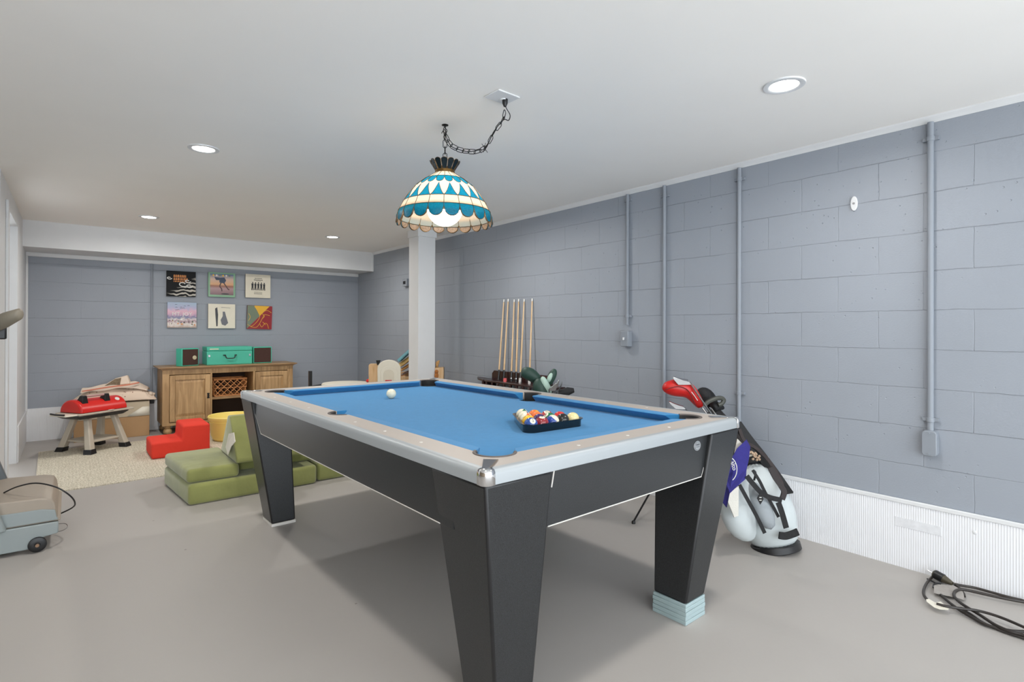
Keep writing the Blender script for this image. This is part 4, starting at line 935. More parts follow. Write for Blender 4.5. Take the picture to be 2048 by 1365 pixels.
# ================================================================== BOX AND BLANKET
M_CARD = mat('cardboard', (178, 142, 102), .85, var=.04); M_CARDL = mat('cardboard_pale', (196, 182, 158), .85, var=.05)
bx = thing('cardboard_box', 'large cardboard box behind the toy grill by the back wall', 'box', (.39, 7.62, 0))
MB().box(-.35, .34, 0, .36, 0, .235).build('lower_box', M_CARD, bx, bevel=.004)
MB().box(-.35, .34, -.004, .36, .235, .405).build('upper_box', M_CARDL, bx, bevel=.006)
MB().add([(.12, -.006, .24), (.34, -.006, .24), (.34, -.006, .34), (.27, -.006, .34)], [(0, 1, 2, 3)]).build('tape', M_CREAM, bx, solid=.001)
bl = bpy.data.materials.new('blanket_print'); bl.use_nodes = True; n, l = nodes(bl); tc = n.new('ShaderNodeTexCoord'); vo = n.new('ShaderNodeTexVoronoi'); vo.inputs['Scale'].default_value = 26; l.new(tc.outputs['Object'], vo.inputs['Vector'])
cr = n.new('ShaderNodeValToRGB'); cr.color_ramp.elements[0].position = .12; cr.color_ramp.elements[0].color = lin((150, 112, 96))+(1,); cr.color_ramp.elements[1].position = .22; cr.color_ramp.elements[1].color = lin((226, 206, 186))+(1,)
l.new(vo.outputs['Distance'], cr.inputs[0]); l.new(cr.outputs[0], bsdf(bl).inputs['Base Color']); bsdf(bl).inputs['Roughness'].default_value = .95
M_BLK2 = mat('blanket_cream', (224, 206, 188), .95, var=.05, bump=.3, bscale=14); M_TERRA = mat('terracotta_band', (206, 128, 104), .95); M_LEO = mat('dark_print_band', (120, 104, 84), .95, var=.35, vscale=70)
BKT = thing('folded_blanket', 'heap of folded cream patterned blanket on the cardboard box', 'blanket', (.39, 7.75, .405))
def heap(nx, ny, fn, name, m, par, sol=.012):
    vs = []; fs = []
    for j in range(ny+1):
        for i in range(nx+1): vs.append(fn(i/nx, j/ny))
    for j in range(ny):
        for i in range(nx): a = j*(nx+1)+i; fs.append((a, a+1, a+nx+2, a+nx+1))
    return MB().add(vs, fs).build(name, m, par, smooth=180, solid=sol, subd=1)
def hfn(u, v):
    x = -.37+.78*u; y = -.15+.34*v
    edge = (min(1, u*5)*min(1, (1-u)*6))**.6*(min(1, v*4.5)*min(1, (1-v)*5))**.5
    z = .012+edge*(.10+.06*math.exp(-((u-.45)/.3)**2)+.014*math.sin(u*17+v*5)+.010*math.sin(v*19-u*9))
    return Vector((x, y, z))
heap(34, 16, hfn, 'lower_fold', bl, BKT)
def hf2(u, v):
    x = -.30+.62*u+.05*v; y = -.13+.26*v
    z = .105+.075*(1-abs(v-.45)*1.6)+.085*u*(1-u*.55)+.010*math.sin(u*14+v*7)-.06*(u > .8)*(u-.8)*5
    return Vector((x, y, z))
heap(24, 12, hf2, 'middle_fold', M_BLK2, BKT)
MB().ribbon([(-.28, -.115, .15), (-.05, -.155, .185), (.13, -.15, .20), (.24, -.10, .215)], .014, .006, (0, -1, .4), smooth=6).build('fold_edge', M_TERRA, BKT)
MB().hexa([(-.10, -.06, .19), (.16, -.07, .20), (.18, .08, .20), (-.08, .08, .19), (.02, -.02, .268), (.13, -.03, .30), (.15, .04, .30), (.03, .04, .268)]).build('peak_fold', M_BLK2, BKT, bevel=.015, seg=3, smooth=180)
MB().hexa([(-.09, -.066, .185), (.06, -.074, .19), (.06, -.06, .19), (-.09, -.05, .185), (.015, -.035, .262), (.075, -.042, .275), (.075, -.03, .275), (.015, -.02, .262)]).build('print_band', M_LEO, BKT, bevel=.003)
random.seed(3); mb = MB()
for k in range(14): mb.sphere((.30+random.uniform(-.02, .09), -.11+random.uniform(0, .12), .03+random.uniform(0, .06)), random.uniform(.016, .024), 10)
mb.build('pompom_trim', M_BLK2, BKT, smooth=180)

# ================================================================== TREADMILL
M_TG = mat('treadmill_grey', (142, 150, 150), .45, var=.02); M_TT = mat('treadmill_taupe', (158, 146, 132), .5, var=.03); M_TD = mat('treadmill_dark', (98, 104, 108), .5)
TM = thing('treadmill', 'grey treadmill with taupe motor hood at the left edge', 'treadmill', (-.9, 4.4, 0))
def wy(y): return y
FRL = MB().prism([(-2.0, .03), (-.11, .02), (-.11, .075), (-.045, .085), (-.045, .150), (-2.0, .165)], 4.06, 4.10, 'Y').prism([(-2.0, .03), (-.11, .02), (-.11, .075), (-.045, .085), (-.045, .150), (-2.0, .165)], 4.70, 4.74, 'Y').box(-.30, -.27, 4.11, 4.69, .09, .12).build('side_frame', M_TG, TM, world=True, bevel=.006)
MB().box(-1.95, -.32, 4.10, 4.70, .12, .15).build('running_belt', M_BLACK, TM, world=True, bevel=.008)
prof_ = [(-.40, .152), (-.035, .152), (-.035, .165), (-.050, .175), (-.062, .255), (-.075, .280), (-.12, .292), (-.30, .300), (-.40, .285)]
MB().prism(prof_, 4.075, 4.725, 'Y').build('motor_hood', M_TT, TM, world=True, bevel=.012, seg=3, smooth=50)
MB().prism([(-.39, .160), (-.045, .160), (-.052, .175), (-.060, .218), (-.12, .232), (-.30, .234), (-.39, .225)], 4.066, 4.076, 'Y').build('hood_side', M_TG, TM, world=True, bevel=.003)
for y_ in (4.055, 4.745):
    wh = MB().lathe([(.0, 0), (.012, 0), (.014, .004), (.030, .004), (.040, .008), (.042, .016), (.040, .03), (.0, .03)], (-.135, y_-.02 if y_ < 4.4 else y_+.01, .043), 28, (0, 1, 0)).build('transport_wheel', M_BLACK, TM, world=True)
    MB().cyl((-.135, y_-.026 if y_ < 4.4 else y_+.005, .043), (-.135, y_+.02, .043), .009, n=12).build('axle', mat('axle_tan', (140, 110, 84), .4), wh, world=True)
def upright(y0, y1, m, xb_, xt_, nm='upright', wb=.16, wt=.08):
    MB().hexa([(xb_-wb, y0, .15), (xb_, y0, .15), (xb_, y1, .15), (xb_-wb, y1, .15), (xt_-wt, y0, 1.30), (xt_, y0, 1.30), (xt_, y1, 1.30), (xt_-wt, y1, 1.30)]).build(nm, m, TM, world=True, bevel=.008)
upright(4.02, 4.065, M_TG, -.262, -.60)
upright(4.735, 4.78, M_TD, -.262, -.62)
MB().hexa([(-.85, 4.02, 1.22), (-.5, 4.02, 1.30), (-.5, 4.78, 1.30), (-.85, 4.78, 1.22), (-.88, 4.02, 1.30), (-.5, 4.02, 1.42), (-.5, 4.78, 1.42), (-.88, 4.78, 1.30)]).build('console', M_TG, TM, world=True, bevel=.02, seg=3)
ha = [pD(-45, 668, 3.36), pD(-10, 650, 3.35), pD(12, 640, 3.35), pD(38, 629, 3.35)]
rings = []
for p, k_ in zip(ha+[], (1, 1, 1, .75)):
    rings.append([p+UP*(.048*k_*math.sin(t))+FWD*(.045*k_*math.cos(t))+RGT*.0 for t in [2*PI*j/16 for j in range(16)]])
rings.append([ha[3]+RGT*.010+UP*(.02*math.sin(t))+FWD*(.02*math.cos(t)) for t in [2*PI*j/16 for j in range(16)]])
MB().loft([[ (q-p0)+p0 for q in r_] for r_, p0 in zip(rings, ha+[ha[3]])]).build('handrail_grip', mat('grip_taupe', (132, 124, 110), .5), TM, world=True, smooth=180)
q = pD(-2, 655, 3.40); MB().box(q.x-.12, q.x+.035, q.y-.03, q.y+.03, q.z-.075, q.z+.01).build('grip_bracket', M_BLACK, TM, world=True, bevel=.008)
MB().box(-.62, q.x, q.y-.02, q.y+.02, q.z-.03, q.z).build('rail_arm', M_BLACK, TM, world=True)
cpt = [(-.33, 4.05, .245), (-.27, 4.02, .275), (-.21, 4.0, .292), (-.13, 4.0, .290), (-.05, 4.05, .260), (.005, 4.12, .215), (.03, 4.2, .17), (-.0, 4.28, .145), (-.048, 4.34, .13)]
cpt = [pD(8, 986, 3.16), pD(35, 974, 3.14), pD(72, 967, 3.12), pD(112, 975, 3.12), pD(140, 992, 3.16), pD(150, 1007, 3.22), pD(143, 1017, 3.28), pD(114, 1031, 3.34), pD(106, 1034, 3.40)]
MB().tube(cpt, .0042, 8, smooth=6).build('power_cord', M_BLACK, TM, world=True)
MB().tube([pD(111, 1049, 3.3), pD(130, 1048, 3.25), pD(135, 1054, 3.22), pD(127, 1061, 3.22), pD(109, 1066, 3.25)], .0016, 6, smooth=5).build('thin_wire', M_STEEL, TM, world=True)

# ================================================================== CUE RACK, CUES
M_MAH = mat('dark_mahogany', (46, 20, 18), .3, var=.15, coat=.3)
CRK = thing('cue_rack', 'dark mahogany floor cue rack with half-round shelf against the right wall', 'cue rack', (RW-.15, 4.1, 0))
y0_, y1_ = -.50, .40
MB().prism([(y0_, .72), (y1_, .72), (y1_, .80), (y1_-.035, .83), (y0_+.035, .83), (y0_, .80)], .085, .10, 'X').build('front_board', M_MAH, CRK, bevel=.003)
sh = MB(); pl_ = [(.12, y0_-.14), (.0, y0_-.12), (-.045, y0_+.05), (-.045, y1_-.05), (.02, y1_+.16), (.10, y1_+.28), (.12, y1_+.28)]
sh.prism(pl_, .722, .742).build('shelf', M_MAH, CRK, bevel=.004)
mb = MB()
for yy in (y0_+.01, y1_-.03): mb.box(-.05, .12, yy, yy+.02, 0, .74)
mb.build('side_post', M_MAH, CRK, bevel=.003)
MB().box(-.13, .13, y0_, y1_, .02, .07).build('base_shelf', M_MAH, CRK, bevel=.004)
mb = MB()
for k in range(9): mb.box(-.05, -.035, y0_+.05+k*.095, y0_+.07+k*.095, .07, .722)
mb.build('spindle', M_MAH, CRK, bevel=.002)
M_MAPLE = wood('maple', (206, 168, 122), (230, 198, 156), .35, 3, 'Z'); M_BUTT = mat('cue_butt_black', (20, 18, 18), .2, coat=.4); M_TIP = mat('ferrule', (236, 234, 226), .3)
cues = [(1008.0, 599, 998, 'maple', 'first from the left, leaning'), (1016.5, 598, 1008, 'm', 'second from the left, set close to the first'), (1028.5, 599, 1023, 'm', 'third from the left'), (1037.3, 598, 1032.5, 'm', 'fourth from the left'), (1048.5, 598, 1041, 'w', 'fifth from the left with a white-banded butt'), (1064.5, 597, 1059.5, 'm', 'rightmost, apart from the others')]
for i, (xt, yt, xb_, kind, wh_) in enumerate(cues):
    tip = pX(xt, yt, RW-.014); mid = pX(xb_, 745, RW-.09); k_ = (tip.z-.075)/(tip.z-mid.z); bot = tip+(mid-tip)*k_
    t = thing('pool_cue', 'maple pool cue in the rack, '+wh_, 'pool cue', bot, group='pool cues in the rack')
    ax = (tip-bot); L_ = ax.length; ax = ax.normalized()
    f = lambda s_: bot+ax*(L_*s_)
    MB().lathe([(.0088, 0), (.0062, L_*.46)], f(.52), 14, ax).build('shaft', M_MAPLE, t, world=True)
    MB().lathe([(.0058, 0), (.0058, .025), (.0, .028)], tip-ax*.028, 12, ax).build('ferrule', M_TIP, t, world=True)
    bt = MB().lathe([(.0145, 0), (.0145, .02), (.0090, L_*.52)], bot, 14, ax).build('butt', M_BUTT if kind != 'w' else M_BUTT, t, world=True)
    if kind == 'w' or i == 5: MB().lathe([(.0135, 0), (.0130, .10)], f(.415), 14, ax).build('butt_wrap', mat('white_wrap', (206, 202, 200), .4, var=.2, vscale=60), bt, world=True)
    elif i in (2, 3): MB().lathe([(.0132, 0), (.0130, .01)], f(.47), 14, ax).build('butt_ring', M_STEEL, bt, world=True)
p = pX(1010, 762, RW-.175); o = MB().lathe([(.0, 0), (.016, 0), (.018, .02), (.016, .036), (.0, .038)], (0, 0, 0), 14).build('chalk_cube', mat('pink_chalk', (214, 96, 96), .7)); o.location = (p.x, p.y, .742); tag(o, 'small pink chalk on the shelf of the cue rack', 'chalk')

# ================================================================== GOLF CLUBS
M_SHAFT = mat('club_shaft', (170, 172, 174), .2, .9)
M_GREENC = mat('dark_green_cover', (38, 66, 56), .55, var=.1); M_MINT = mat('mint_cover', (178, 204, 190), .6); M_BLKF = mat('black_nylon', (20, 20, 22), .7, var=.2, vscale=20, bump=.3, bscale=60)
def axis_loft(pts, radii, sq=(1, 1), n=16, side=None):
    rings = []; N = len(pts)
    P = [Vector(p) for p in pts]
    u = None
    for i in range(N):
        T = (P[min(i+1, N-1)]-P[max(0, i-1)]).normalized()
        s_ = Vector(side) if side else FWD
        s_ = (s_-T*s_.dot(T)).normalized(); w_ = T.cross(s_)
        r_ = radii[i]; ra, rb = (r_ if isinstance(r_, tuple) else (r_*sq[0], r_*sq[1]))
        rings.append([P[i]+w_*ra*math.cos(2*PI*k/n)+s_*rb*math.sin(2*PI*k/n) for k in range(n)])
    return rings
def cover(name, label, pts, radii, m, bottom, group=None, extra=None, shaft=True):
    b = Vector(bottom); t = thing(name, label, 'golf club', b, group=group)
    o = MB().loft(axis_loft(pts, radii)).build('headcover', m, t, world=True, smooth=180, subd=1)
    if shaft: MB().tube([b, pts[0]], .006, 8).build('shaft', M_SHAFT, t, world=True)
    return t, o
# --- green bag (mostly hidden behind the table)
gb = Vector((3.02, 3.10, 0)); DG = 4.02
GB = thing('golf_bag', 'dark green golf bag standing behind the far rail of the pool table', 'golf bag', gb)
gt = pD(1092, 800, DG); 
bt_ = Vector((gt.x, gt.y, 0))+Vector((.0, .0, 0))
rg_ = axis_loft([bt_, bt_+UP*.02, bt_+UP*.35, gt+UP*-.04, gt], [.125, .135, .14, .125, .125])
MB().loft(rg_).build('bag_body', M_GREENC, GB, world=True, smooth=50)
MB().loft(axis_loft([gt-UP*.03, gt+UP*.012], [.128, .13])).build('top_cuff', M_BLKF, GB, world=True, smooth=50)
pts = [pD(1128, 790, DG-.1), pD(1136, 777, DG-.08), pD(1147, 777, DG-.05), pD(1146, 790, DG-.02)]
MB().loft(axis_loft([pD(1104, 793, DG-.12), pD(1120, 787, DG-.11), pD(1136, 783, DG-.1), pD(1148, 781, DG-.1)], [.010, .022, .030, .016], n=12)).build('carry_handle', M_BLKF, GB, world=True)
GC = 'clubs in the green golf bag'
inb = gt-UP*.25
cover('golf_club', 'club with dark green headcover drooping left over the green bag', [pD(1085, 772, DG), pD(1076, 762, DG), pD(1066, 752, DG), pD(1056, 747, DG), pD(1046, 744, DG), pD(1042, 743, DG)], [.022, .038, .048, .050, .042, .018], M_GREENC, inb, GC)
t, o = cover('golf_club', 'club with upright green and mint headcover, rightmost over the green bag', [pD(1098, 772, DG), pD(1100, 762, DG), pD(1104, 752, DG), pD(1108, 744, DG), pD(1110, 738, DG)], [.018, .028, .034, .027, .012], M_GREENC, inb+RGT*.02, GC)
MB().loft(axis_loft([pD(1096, 766, DG-.03), pD(1099, 756, DG-.04), pD(1104, 746, DG-.035)], [.012, .020, .010])).build('cover_panel', M_MINT, o, world=True, smooth=180, subd=1)
t, o = cover('golf_club', 'club with large green headcover standing lowest in the green bag', [pD(1092, 799, DG-.05), pD(1086, 788, DG-.05), pD(1079, 775, DG-.05), pD(1077, 764, DG-.05), pD(1080, 757, DG-.05)], [.050, .062, .058, .044, .018], M_GREENC, inb-RGT*.03, GC)
t, o = cover('golf_club', 'club with striped mint and black headcover in the middle of the green bag', [pD(1100, 792, DG-.07), pD(1095, 778, DG-.07), pD(1088, 764, DG-.07), pD(1084, 753, DG-.07)], [.024, .030, .028, .014], M_MINT, inb, GC)
def iron(top, d, label, group, bottom, ln=.07, flip=1):
    t = thing('golf_club', label, 'golf club', bottom, group=group)
    T_ = Vector(top); MB().tube([bottom, T_], .0055, 8).build('shaft', M_SHAFT, t, world=True)
    a = Vector(d).normalized(); n_ = (FWD*.9+UP*.3).normalized()
    up = (T_-Vector(bottom)).normalized()
    poly = [(0, -.012), (ln*.35, -.02), (ln, -.03), (ln*1.08, .012), (ln*.95, .034), (ln*.4, .016), (0, .010)]
    vs = [T_+a*x_+up*y_-n_*.006 for x_, y_ in poly]+[T_+a*x_+up*y_+n_*.008 for x_, y_ in poly]; k_ = len(poly)
    MB().add(vs, [list(range(k_)), list(range(k_, 2*k_))[::-1]]+[(i, (i+1) % k_, k_+(i+1) % k_, k_+i) for i in range(k_)]).build('iron_head', M_STEEL, t, world=True, bevel=.002)
    return t
iron(pD(1099, 779, DG-.15), RGT*.8+UP*.3, 'bare iron club, left of the irons in the green bag', GC, inb, .05)
iron(pD(1108, 778, DG-.14), RGT*.5+UP*.6, 'bare iron club, middle of the irons in the green bag', GC, inb, .05)
iron(pD(1116, 783, DG-.13), RGT*.4+UP*.7, 'bare iron club, right of the irons in the green bag', GC, inb, .05)
# --- pale grey stand bag by the right wall
M_BAG = mat('pale_grey_nylon', (196, 203, 204), .6, var=.05, vscale=9, bump=.35, bscale=7); M_BAGD = mat('mid_grey_nylon', (146, 152, 156), .6, var=.06, bump=.3, bscale=9)
def c7(x, y): return (1240+x/3.4125, 730+y/3.4125)
SBG = thing('stand_golf_bag', 'pale grey stand golf bag with black straps leaning beside the right wall', 'golf bag', (3.15, 1.46, 0))
base = Vector((3.165, 1.50, .0)); 
axp = [(pD(*c7(1062, 1240), 3.14), (.130, .11)), (pD(*c7(1045, 1165), 3.15), (.132, .12)), (pD(*c7(1010, 1060), 3.17), (.165, .14)), (pD(*c7(975, 940), 3.22), (.160, .14)), (pD(*c7(945, 820), 3.28), (.135, .13)), (pD(*c7(905, 686), 3.36), (.098, .11))]
P_ = [a for a, b in axp]
MB().loft(axis_loft([pD(*c7(930, 700), 3.40), pD(*c7(810, 600), 3.46), pD(*c7(690, 480), 3.52), pD(*c7(570, 360), 3.58)], [(.10, .10), (.105, .10), (.11, .10), (.115, .10)], n=24)).build('upper_body', mat('charcoal_mesh', (44, 40, 40), .8, var=.15), SBG, world=True, smooth=50)
bg = MB().loft(axis_loft(P_, [b for a, b in axp], n=28)).build('bag_body', M_BAG, SBG, world=True, smooth=180, subd=1)
ft = P_[0]
axd = (P_[1]-P_[0]).normalized()
MB().loft(axis_loft([ft-axd*.022, ft+axd*.018], [(.138, .118), (.136, .116)], n=28)).build('base_boot', M_BLACK, SBG, world=True, bevel=.004, smooth=50)
# big left pocket
MB().loft(axis_loft([pD(*c7(900, 1185), 3.10), pD(*c7(850, 1140), 3.08), pD(*c7(805, 1040), 3.08), pD(*c7(800, 930), 3.11), pD(*c7(830, 830), 3.15), pD(*c7(870, 760), 3.2)], [(.03, .03), (.075, .06), (.105, .075), (.10, .075), (.07, .06), (.03, .03)], n=20)).build('side_pocket', M_BAG, bg, world=True, smooth=180, subd=1)
MB().loft(axis_loft([pD(*c7(1035, 1130), 3.02), pD(*c7(985, 1010), 3.03), pD(*c7(935, 890), 3.07), pD(*c7(900, 800), 3.13)], [(.03, .03), (.055, .035), (.055, .035), (.03, .03)], n=16)).build('front_pocket', M_BAGD, bg, world=True, smooth=180, subd=1)
top = P_[-1]; axt = (P_[-1]-P_[-2]).normalized()
MB().loft(axis_loft([top-axt*.03, top+axt*.01], [(.102, .114), (.102, .114)], n=28)).build('top_cuff', M_BLKF, SBG, world=True, smooth=50, bevel=.003)
MB().loft(axis_loft([top+axt*.008, top+axt*.022], [(.102, .114), (.100, .112)], n=28)).build('top_rim', M_CREAM, SBG, world=True, smooth=50)
def strip(pts, w_, m, nm, par, t_=.004): return MB().ribbon(pts, w_, t_, -FWD, smooth=8).build(nm, m, par, world=True, smooth=0)
S7 = lambda L, d: [pD(*c7(x, y), d) for x, y in L]
strip(S7([(815, 820), (870, 920), (930, 1030), (988, 1150)], 2.985), .020, M_BLKF, 'zip', bg)
strip(S7([(905, 720), (950, 790), (990, 870), (1040, 960), (1082, 1040)], 3.015), .016, M_BLKF, 'zip', bg)
strip(S7([(865, 760), (905, 810), (960, 870), (1020, 905), (1105, 925)], 2.995), .027, M_BLKF, 'strap', bg)
strip(S7([(1080, 940), (1105, 1010), (1135, 1115)], 3.0), .030, M_BLKF, 'strap', bg)
strip(S7([(1025, 700), (1060, 770), (1100, 830), (1120, 870), (1105, 920)], 3.05), .028, mat('strap_pad', (50, 44, 44), .7), 'shoulder_pad', bg, .012)
strip(S7([(1085, 1165), (1130, 1170), (1180, 1155), (1215, 1140)], 2.99), .038, M_BLKF, 'base_handle', bg, .01)
MB().prism([(0, .030), (-.018, .0), (.0, -.034), (.018, -.004)], -.002, .002, 'Y').build('logo_patch', M_BLKF, bg, world=True, xf=Matrix.Translation(pD(*c7(957, 912), 2.975)) @ Matrix.Rotation(-PSI, 4, 'Z'))
for dz in (.007, -.008): MB().box(-.006, .006, -.004, -.002, dz-.002, dz+.002).build('logo_mark', m_wht, bg, world=True, xf=Matrix.Translation(pD(*c7(957, 914), 2.975)) @ Matrix.Rotation(-PSI, 4, 'Z'))
MB().tube(S7([(912, 722), (925, 740), (915, 790)], 3.03), .006, 8, smooth=4).build('zip_pull', M_BLACK, bg, world=True)
for dy in (-.6, .5): MB().tube(S7([(1040, 800+0), (1020, 700)], 3.0), .001, 5)
# black sling strap from the top down the right flank
sl = [pD(*c7(800, 405), 3.30), pD(*c7(868, 500), 3.29), pD(*c7(955, 610), 3.26), pD(*c7(1045, 730), 3.22), pD(*c7(1105, 815), 3.18), pD(*c7(1150, 878), 3.12)]
MB().ribbon(sl, .055, .012, -FWD, smooth=6).build('carry_strap', M_BLKF, SBG, world=True, smooth=0)
MB().ribbon([pD(*c7(x, y), d) for x, y, d in ((815, 440, 3.28), (850, 520, 3.27), (930, 570, 3.26), (1010, 650, 3.2), (1080, 760, 3.16), (1120, 860, 3.08))], .018, .010, -FWD, smooth=6).build('strap_lining', mat('strap_brown', (54, 46, 46), .8), SBG, world=True, smooth=0)
# stand legs
lt = pD(1385, 835, 3.56)
for fo in (pZ(1267, 1048, 0), Vector((3.32, 2.18, 0))):
    lg = MB().tube([lt, fo+UP*.012], .006, 8).build('stand_leg', M_BLACK, SBG, world=True)
    MB().lathe([(.012, 0), (.012, .014), (.007, .02)], fo, 12).build('rubber_foot', M_BLACK, lg, world=True)
# little charms around the collar
mb = MB(); random.seed(2)
for k in range(16): mb.sphere(pD(*c7(880+random.uniform(0, 75), 630+random.uniform(-35, 20)), 3.22), .008, 8)
mb.build('tee_cluster', mat('tan_tees', (176, 150, 126), .7, var=.3, vscale=80), SBG, world=True)
# towel
M_TOW = mat('purple_towel', (46, 42, 116), .95, var=.06, vscale=40, bump=.3, bscale=200); M_TOWW = mat('white_towel', (216, 212, 202), .95, var=.05, bump=.3, bscale=120)
tw_ = thing('golf_towel', 'purple golf towel with white ring logo hanging from the stand bag', 'towel', pD(*c7(860, 520), 3.12))
MB().add([pD(*c7(x, y), d) for x, y, d in ((862, 512, 3.10), (888, 560, 3.08), (880, 640, 3.06), (862, 720, 3.03), (858, 780, 3.0), (800, 830, 2.96), (748, 880, 2.94), (728, 975, 2.94), (700, 940, 2.97), (720, 800, 3.0), (760, 640, 3.03), (800, 570, 3.07))], [tuple(range(12))]).build('towel_cloth', M_TOW, tw_, world=True, solid=.008, smooth=0)
MB().add([pD(*c7(x, y), d) for x, y, d in ((770, 850, 2.96), (808, 828, 2.98), (806, 1030, 2.99), (778, 1042, 2.98), (735, 935, 2.96), (745, 880, 2.96))], [tuple(range(6))]).build('towel_lining', M_TOWW, tw_, world=True, solid=.006, smooth=0)
MB().add([pD(*c7(x, y), d) for x, y, d in ((800, 505, 3.12), (835, 540, 3.12), (815, 580, 3.12), (778, 620, 3.12))], [tuple(range(4))]).build('towel_lining', M_TOWW, tw_, world=True, solid=.006, smooth=0)
cen = pD(*c7(742, 712), 2.985)
def tpt(r_, t): q = c7(742+56*r_*math.cos(t), 715+82*r_*math.sin(t)); return pD(q[0], q[1], 2.985)
MB().tube([tpt(1, R_(a)) for a in range(-75, 80, 12)], .0025, 6).build('ring_print', m_wht, tw_, world=True)
XR = Matrix(((cs, 0, sn, 0), (-sn, 0, cs, 0), (0, 1, 0, 0), (0, 0, 0, 1)))
o = text('lettering', 'alto', .034, m_wht, None, Matrix.Translation(pD(*c7(775, 690), 2.984)) @ Matrix(((cs, 0, -sn, 0), (-sn, 0, -cs, 0), (0, 1, 0, 0), (0, 0, 0, 1))) @ Matrix.Rotation(R_(-75), 4, 'Z'))
o.parent = tw_; o.data.transform(WM(tw_).inverted())
# clubs in the stand bag
SC = 'clubs in the pale grey stand bag'
inb = top-axt*.12
t, o = cover('golf_club', 'driver with long red headcover pointing left above the table rail', [pD(*c7(560, 290), 3.55), pD(*c7(530, 250), 3.55), pD(*c7(495, 200), 3.55), pD(*c7(455, 165), 3.55), pD(*c7(400, 155), 3.55), pD(*c7(345, 158), 3.55), pD(*c7(305, 150), 3.55), pD(*c7(292, 143), 3.55)], [.028, .034, .044, .058, .062, .052, .036, .015], mat('red_headcover', (196, 28, 24), .35, var=.04), inb, SC)
for z_ in ([(310, 172), (350, 158), (400, 150), (450, 165), (480, 200), (500, 245), (520, 285)], ):
    MB().tube([pD(*c7(x, y), 3.485) for x, y in z_], .0028, 6, smooth=5).build('seam', mat('seam_dark', (90, 12, 14), .5), o, world=True)
strip([pD(*c7(x, y), 3.50) for x, y in ((488, 185), (510, 215), (530, 245))], .004, m_wht, 'stripe', o, .002)  # specular glint on the red cover, painted as a thin white strip
t, o = cover('golf_club', 'fairway wood with bulky black knit headcover behind the red one', [pD(*c7(600, 290), 3.62), pD(*c7(610, 255), 3.62), pD(*c7(590, 225), 3.62), pD(*c7(565, 205), 3.62), pD(*c7(545, 190), 3.62), pD(*c7(525, 185), 3.62)], [.055, .062, .060, .058, .045, .018], M_BLKF, inb, SC)
t, o = cover('golf_club', 'hybrid club with black headcover lying low right of the red one', [pD(*c7(625, 298), 3.50), pD(*c7(650, 280), 3.50), pD(*c7(680, 285), 3.50), pD(*c7(715, 300), 3.50)], [.035, .038, .026, .008], M_BLKF, inb+RGT*.03, SC)
MB().tube([pD(*c7(x, y), 3.46) for x, y in ((575, 280), (600, 255), (650, 232), (690, 228), (708, 242), (695, 265), (670, 275))], .014, 8, smooth=5).build('cover_loop', mat('dark_olive', (66, 68, 62), .5), o, world=True)
iron(pD(*c7(478, 122), 3.50), -RGT*.97+UP*.12, 'wedge club with bright curved head rising highest behind the red headcover', SC, inb, .095)
iron(pD(*c7(470, 110), 3.66), -RGT*.9+UP*.0, 'iron club with dark cavity head tucked against the red headcover', SC, inb, .09)
iron(pD(*c7(440, 292), 3.46), -RGT*.97+UP*.18, 'iron club whose head shows just above the rail, left of the red headcover', SC, inb, .08)
MB().tube([pD(*c7(465, 100), 3.6), pD(*c7(510, 195), 3.6)], .006, 8)

# ================================================================== CORDS on the floor at right
M_CORD = mat('black_rubber_cord', (44, 38, 34), .45, var=.15)
c8 = lambda x, y: (1820+x/6.825, 1100+y/6.825)
F8 = lambda L, z=.006: [pZ(*c8(x, y), z if not isinstance(z, list) else z[i]) for i, (x, y) in enumerate(L)]
ec = thing('power_cable', 'coil of thick black power cable with grip plug on the floor at right', 'cable', pZ(*c8(900, 800), 0))
MB().tube(F8([(590, 470), (760, 500), (900, 525), (1100, 580), (1350, 650), (1556, 700), (1800, 790), (2100, 900)], .012), .0062, 8, smooth=8).build('cable', M_CORD, ec, world=True)
MB().tube(F8([(2100, 790), (1800, 745), (1556, 715), (1300, 670), (1000, 605), (800, 560), (680, 545), (610, 580), (605, 640), (680, 720), (800, 800), (950, 890), (1150, 1020), (1350, 1110), (1556, 1170), (1900, 1300)], .020), .0066, 8, smooth=8).build('cable', M_CORD, ec, world=True)
MB().tube(F8([(320, 360), (240, 440), (190, 540), (190, 620), (240, 690)], .014), .0062, 8, smooth=8).build('cable', M_CORD, ec, world=True)
MB().tube(F8([(360, 740), (500, 775), (700, 805), (900, 830), (1100, 880), (1300, 950), (1556, 1060), (1800, 1170)], .028), .0062, 8, smooth=8).build('cable', M_CORD, ec, world=True)
MB().tube(F8([(600, 470), (680, 530), (730, 600), (740, 640)], .010), .006, 8, smooth=6).build('cable', M_CORD, ec, world=True)
MB().tube(F8([(420, 620), (560, 740), (700, 840), (850, 930), (1000, 1010), (1200, 1070), (1400, 1110), (1556, 1120), (1800, 1140)], .012), .0062, 8, smooth=8).build('cable', M_CORD, ec, world=True)
MB().tube(F8([(700, 800), (850, 900), (1000, 1000), (1200, 1090), (1400, 1160), (1556, 1210), (1800, 1290)], .008), .006, 8, smooth=8).build('cable', M_CORD, ec, world=True)
gp0, gp1 = pZ(*c8(320, 325), .035), pZ(*c8(580, 465), .018)
ga = (gp1-gp0)
MB().loft(axis_loft([gp0+ga*t_ for t_ in (0, .05, .35, .6, .85, 1)], [.017, .021, .020, .019, .013, .009], n=16)).build('plug_body', mat('olive_plug', (70, 64, 50), .45, var=.1), ec, world=True, smooth=50)
mb = MB()
for k in range(9): c_ = gp0+ga*(.08+.05*k); mb.lathe([(.0225, 0), (.0225, .004)], c_, 14, ga)
mb.build('grip_rib', M_BLACK, ec, world=True)
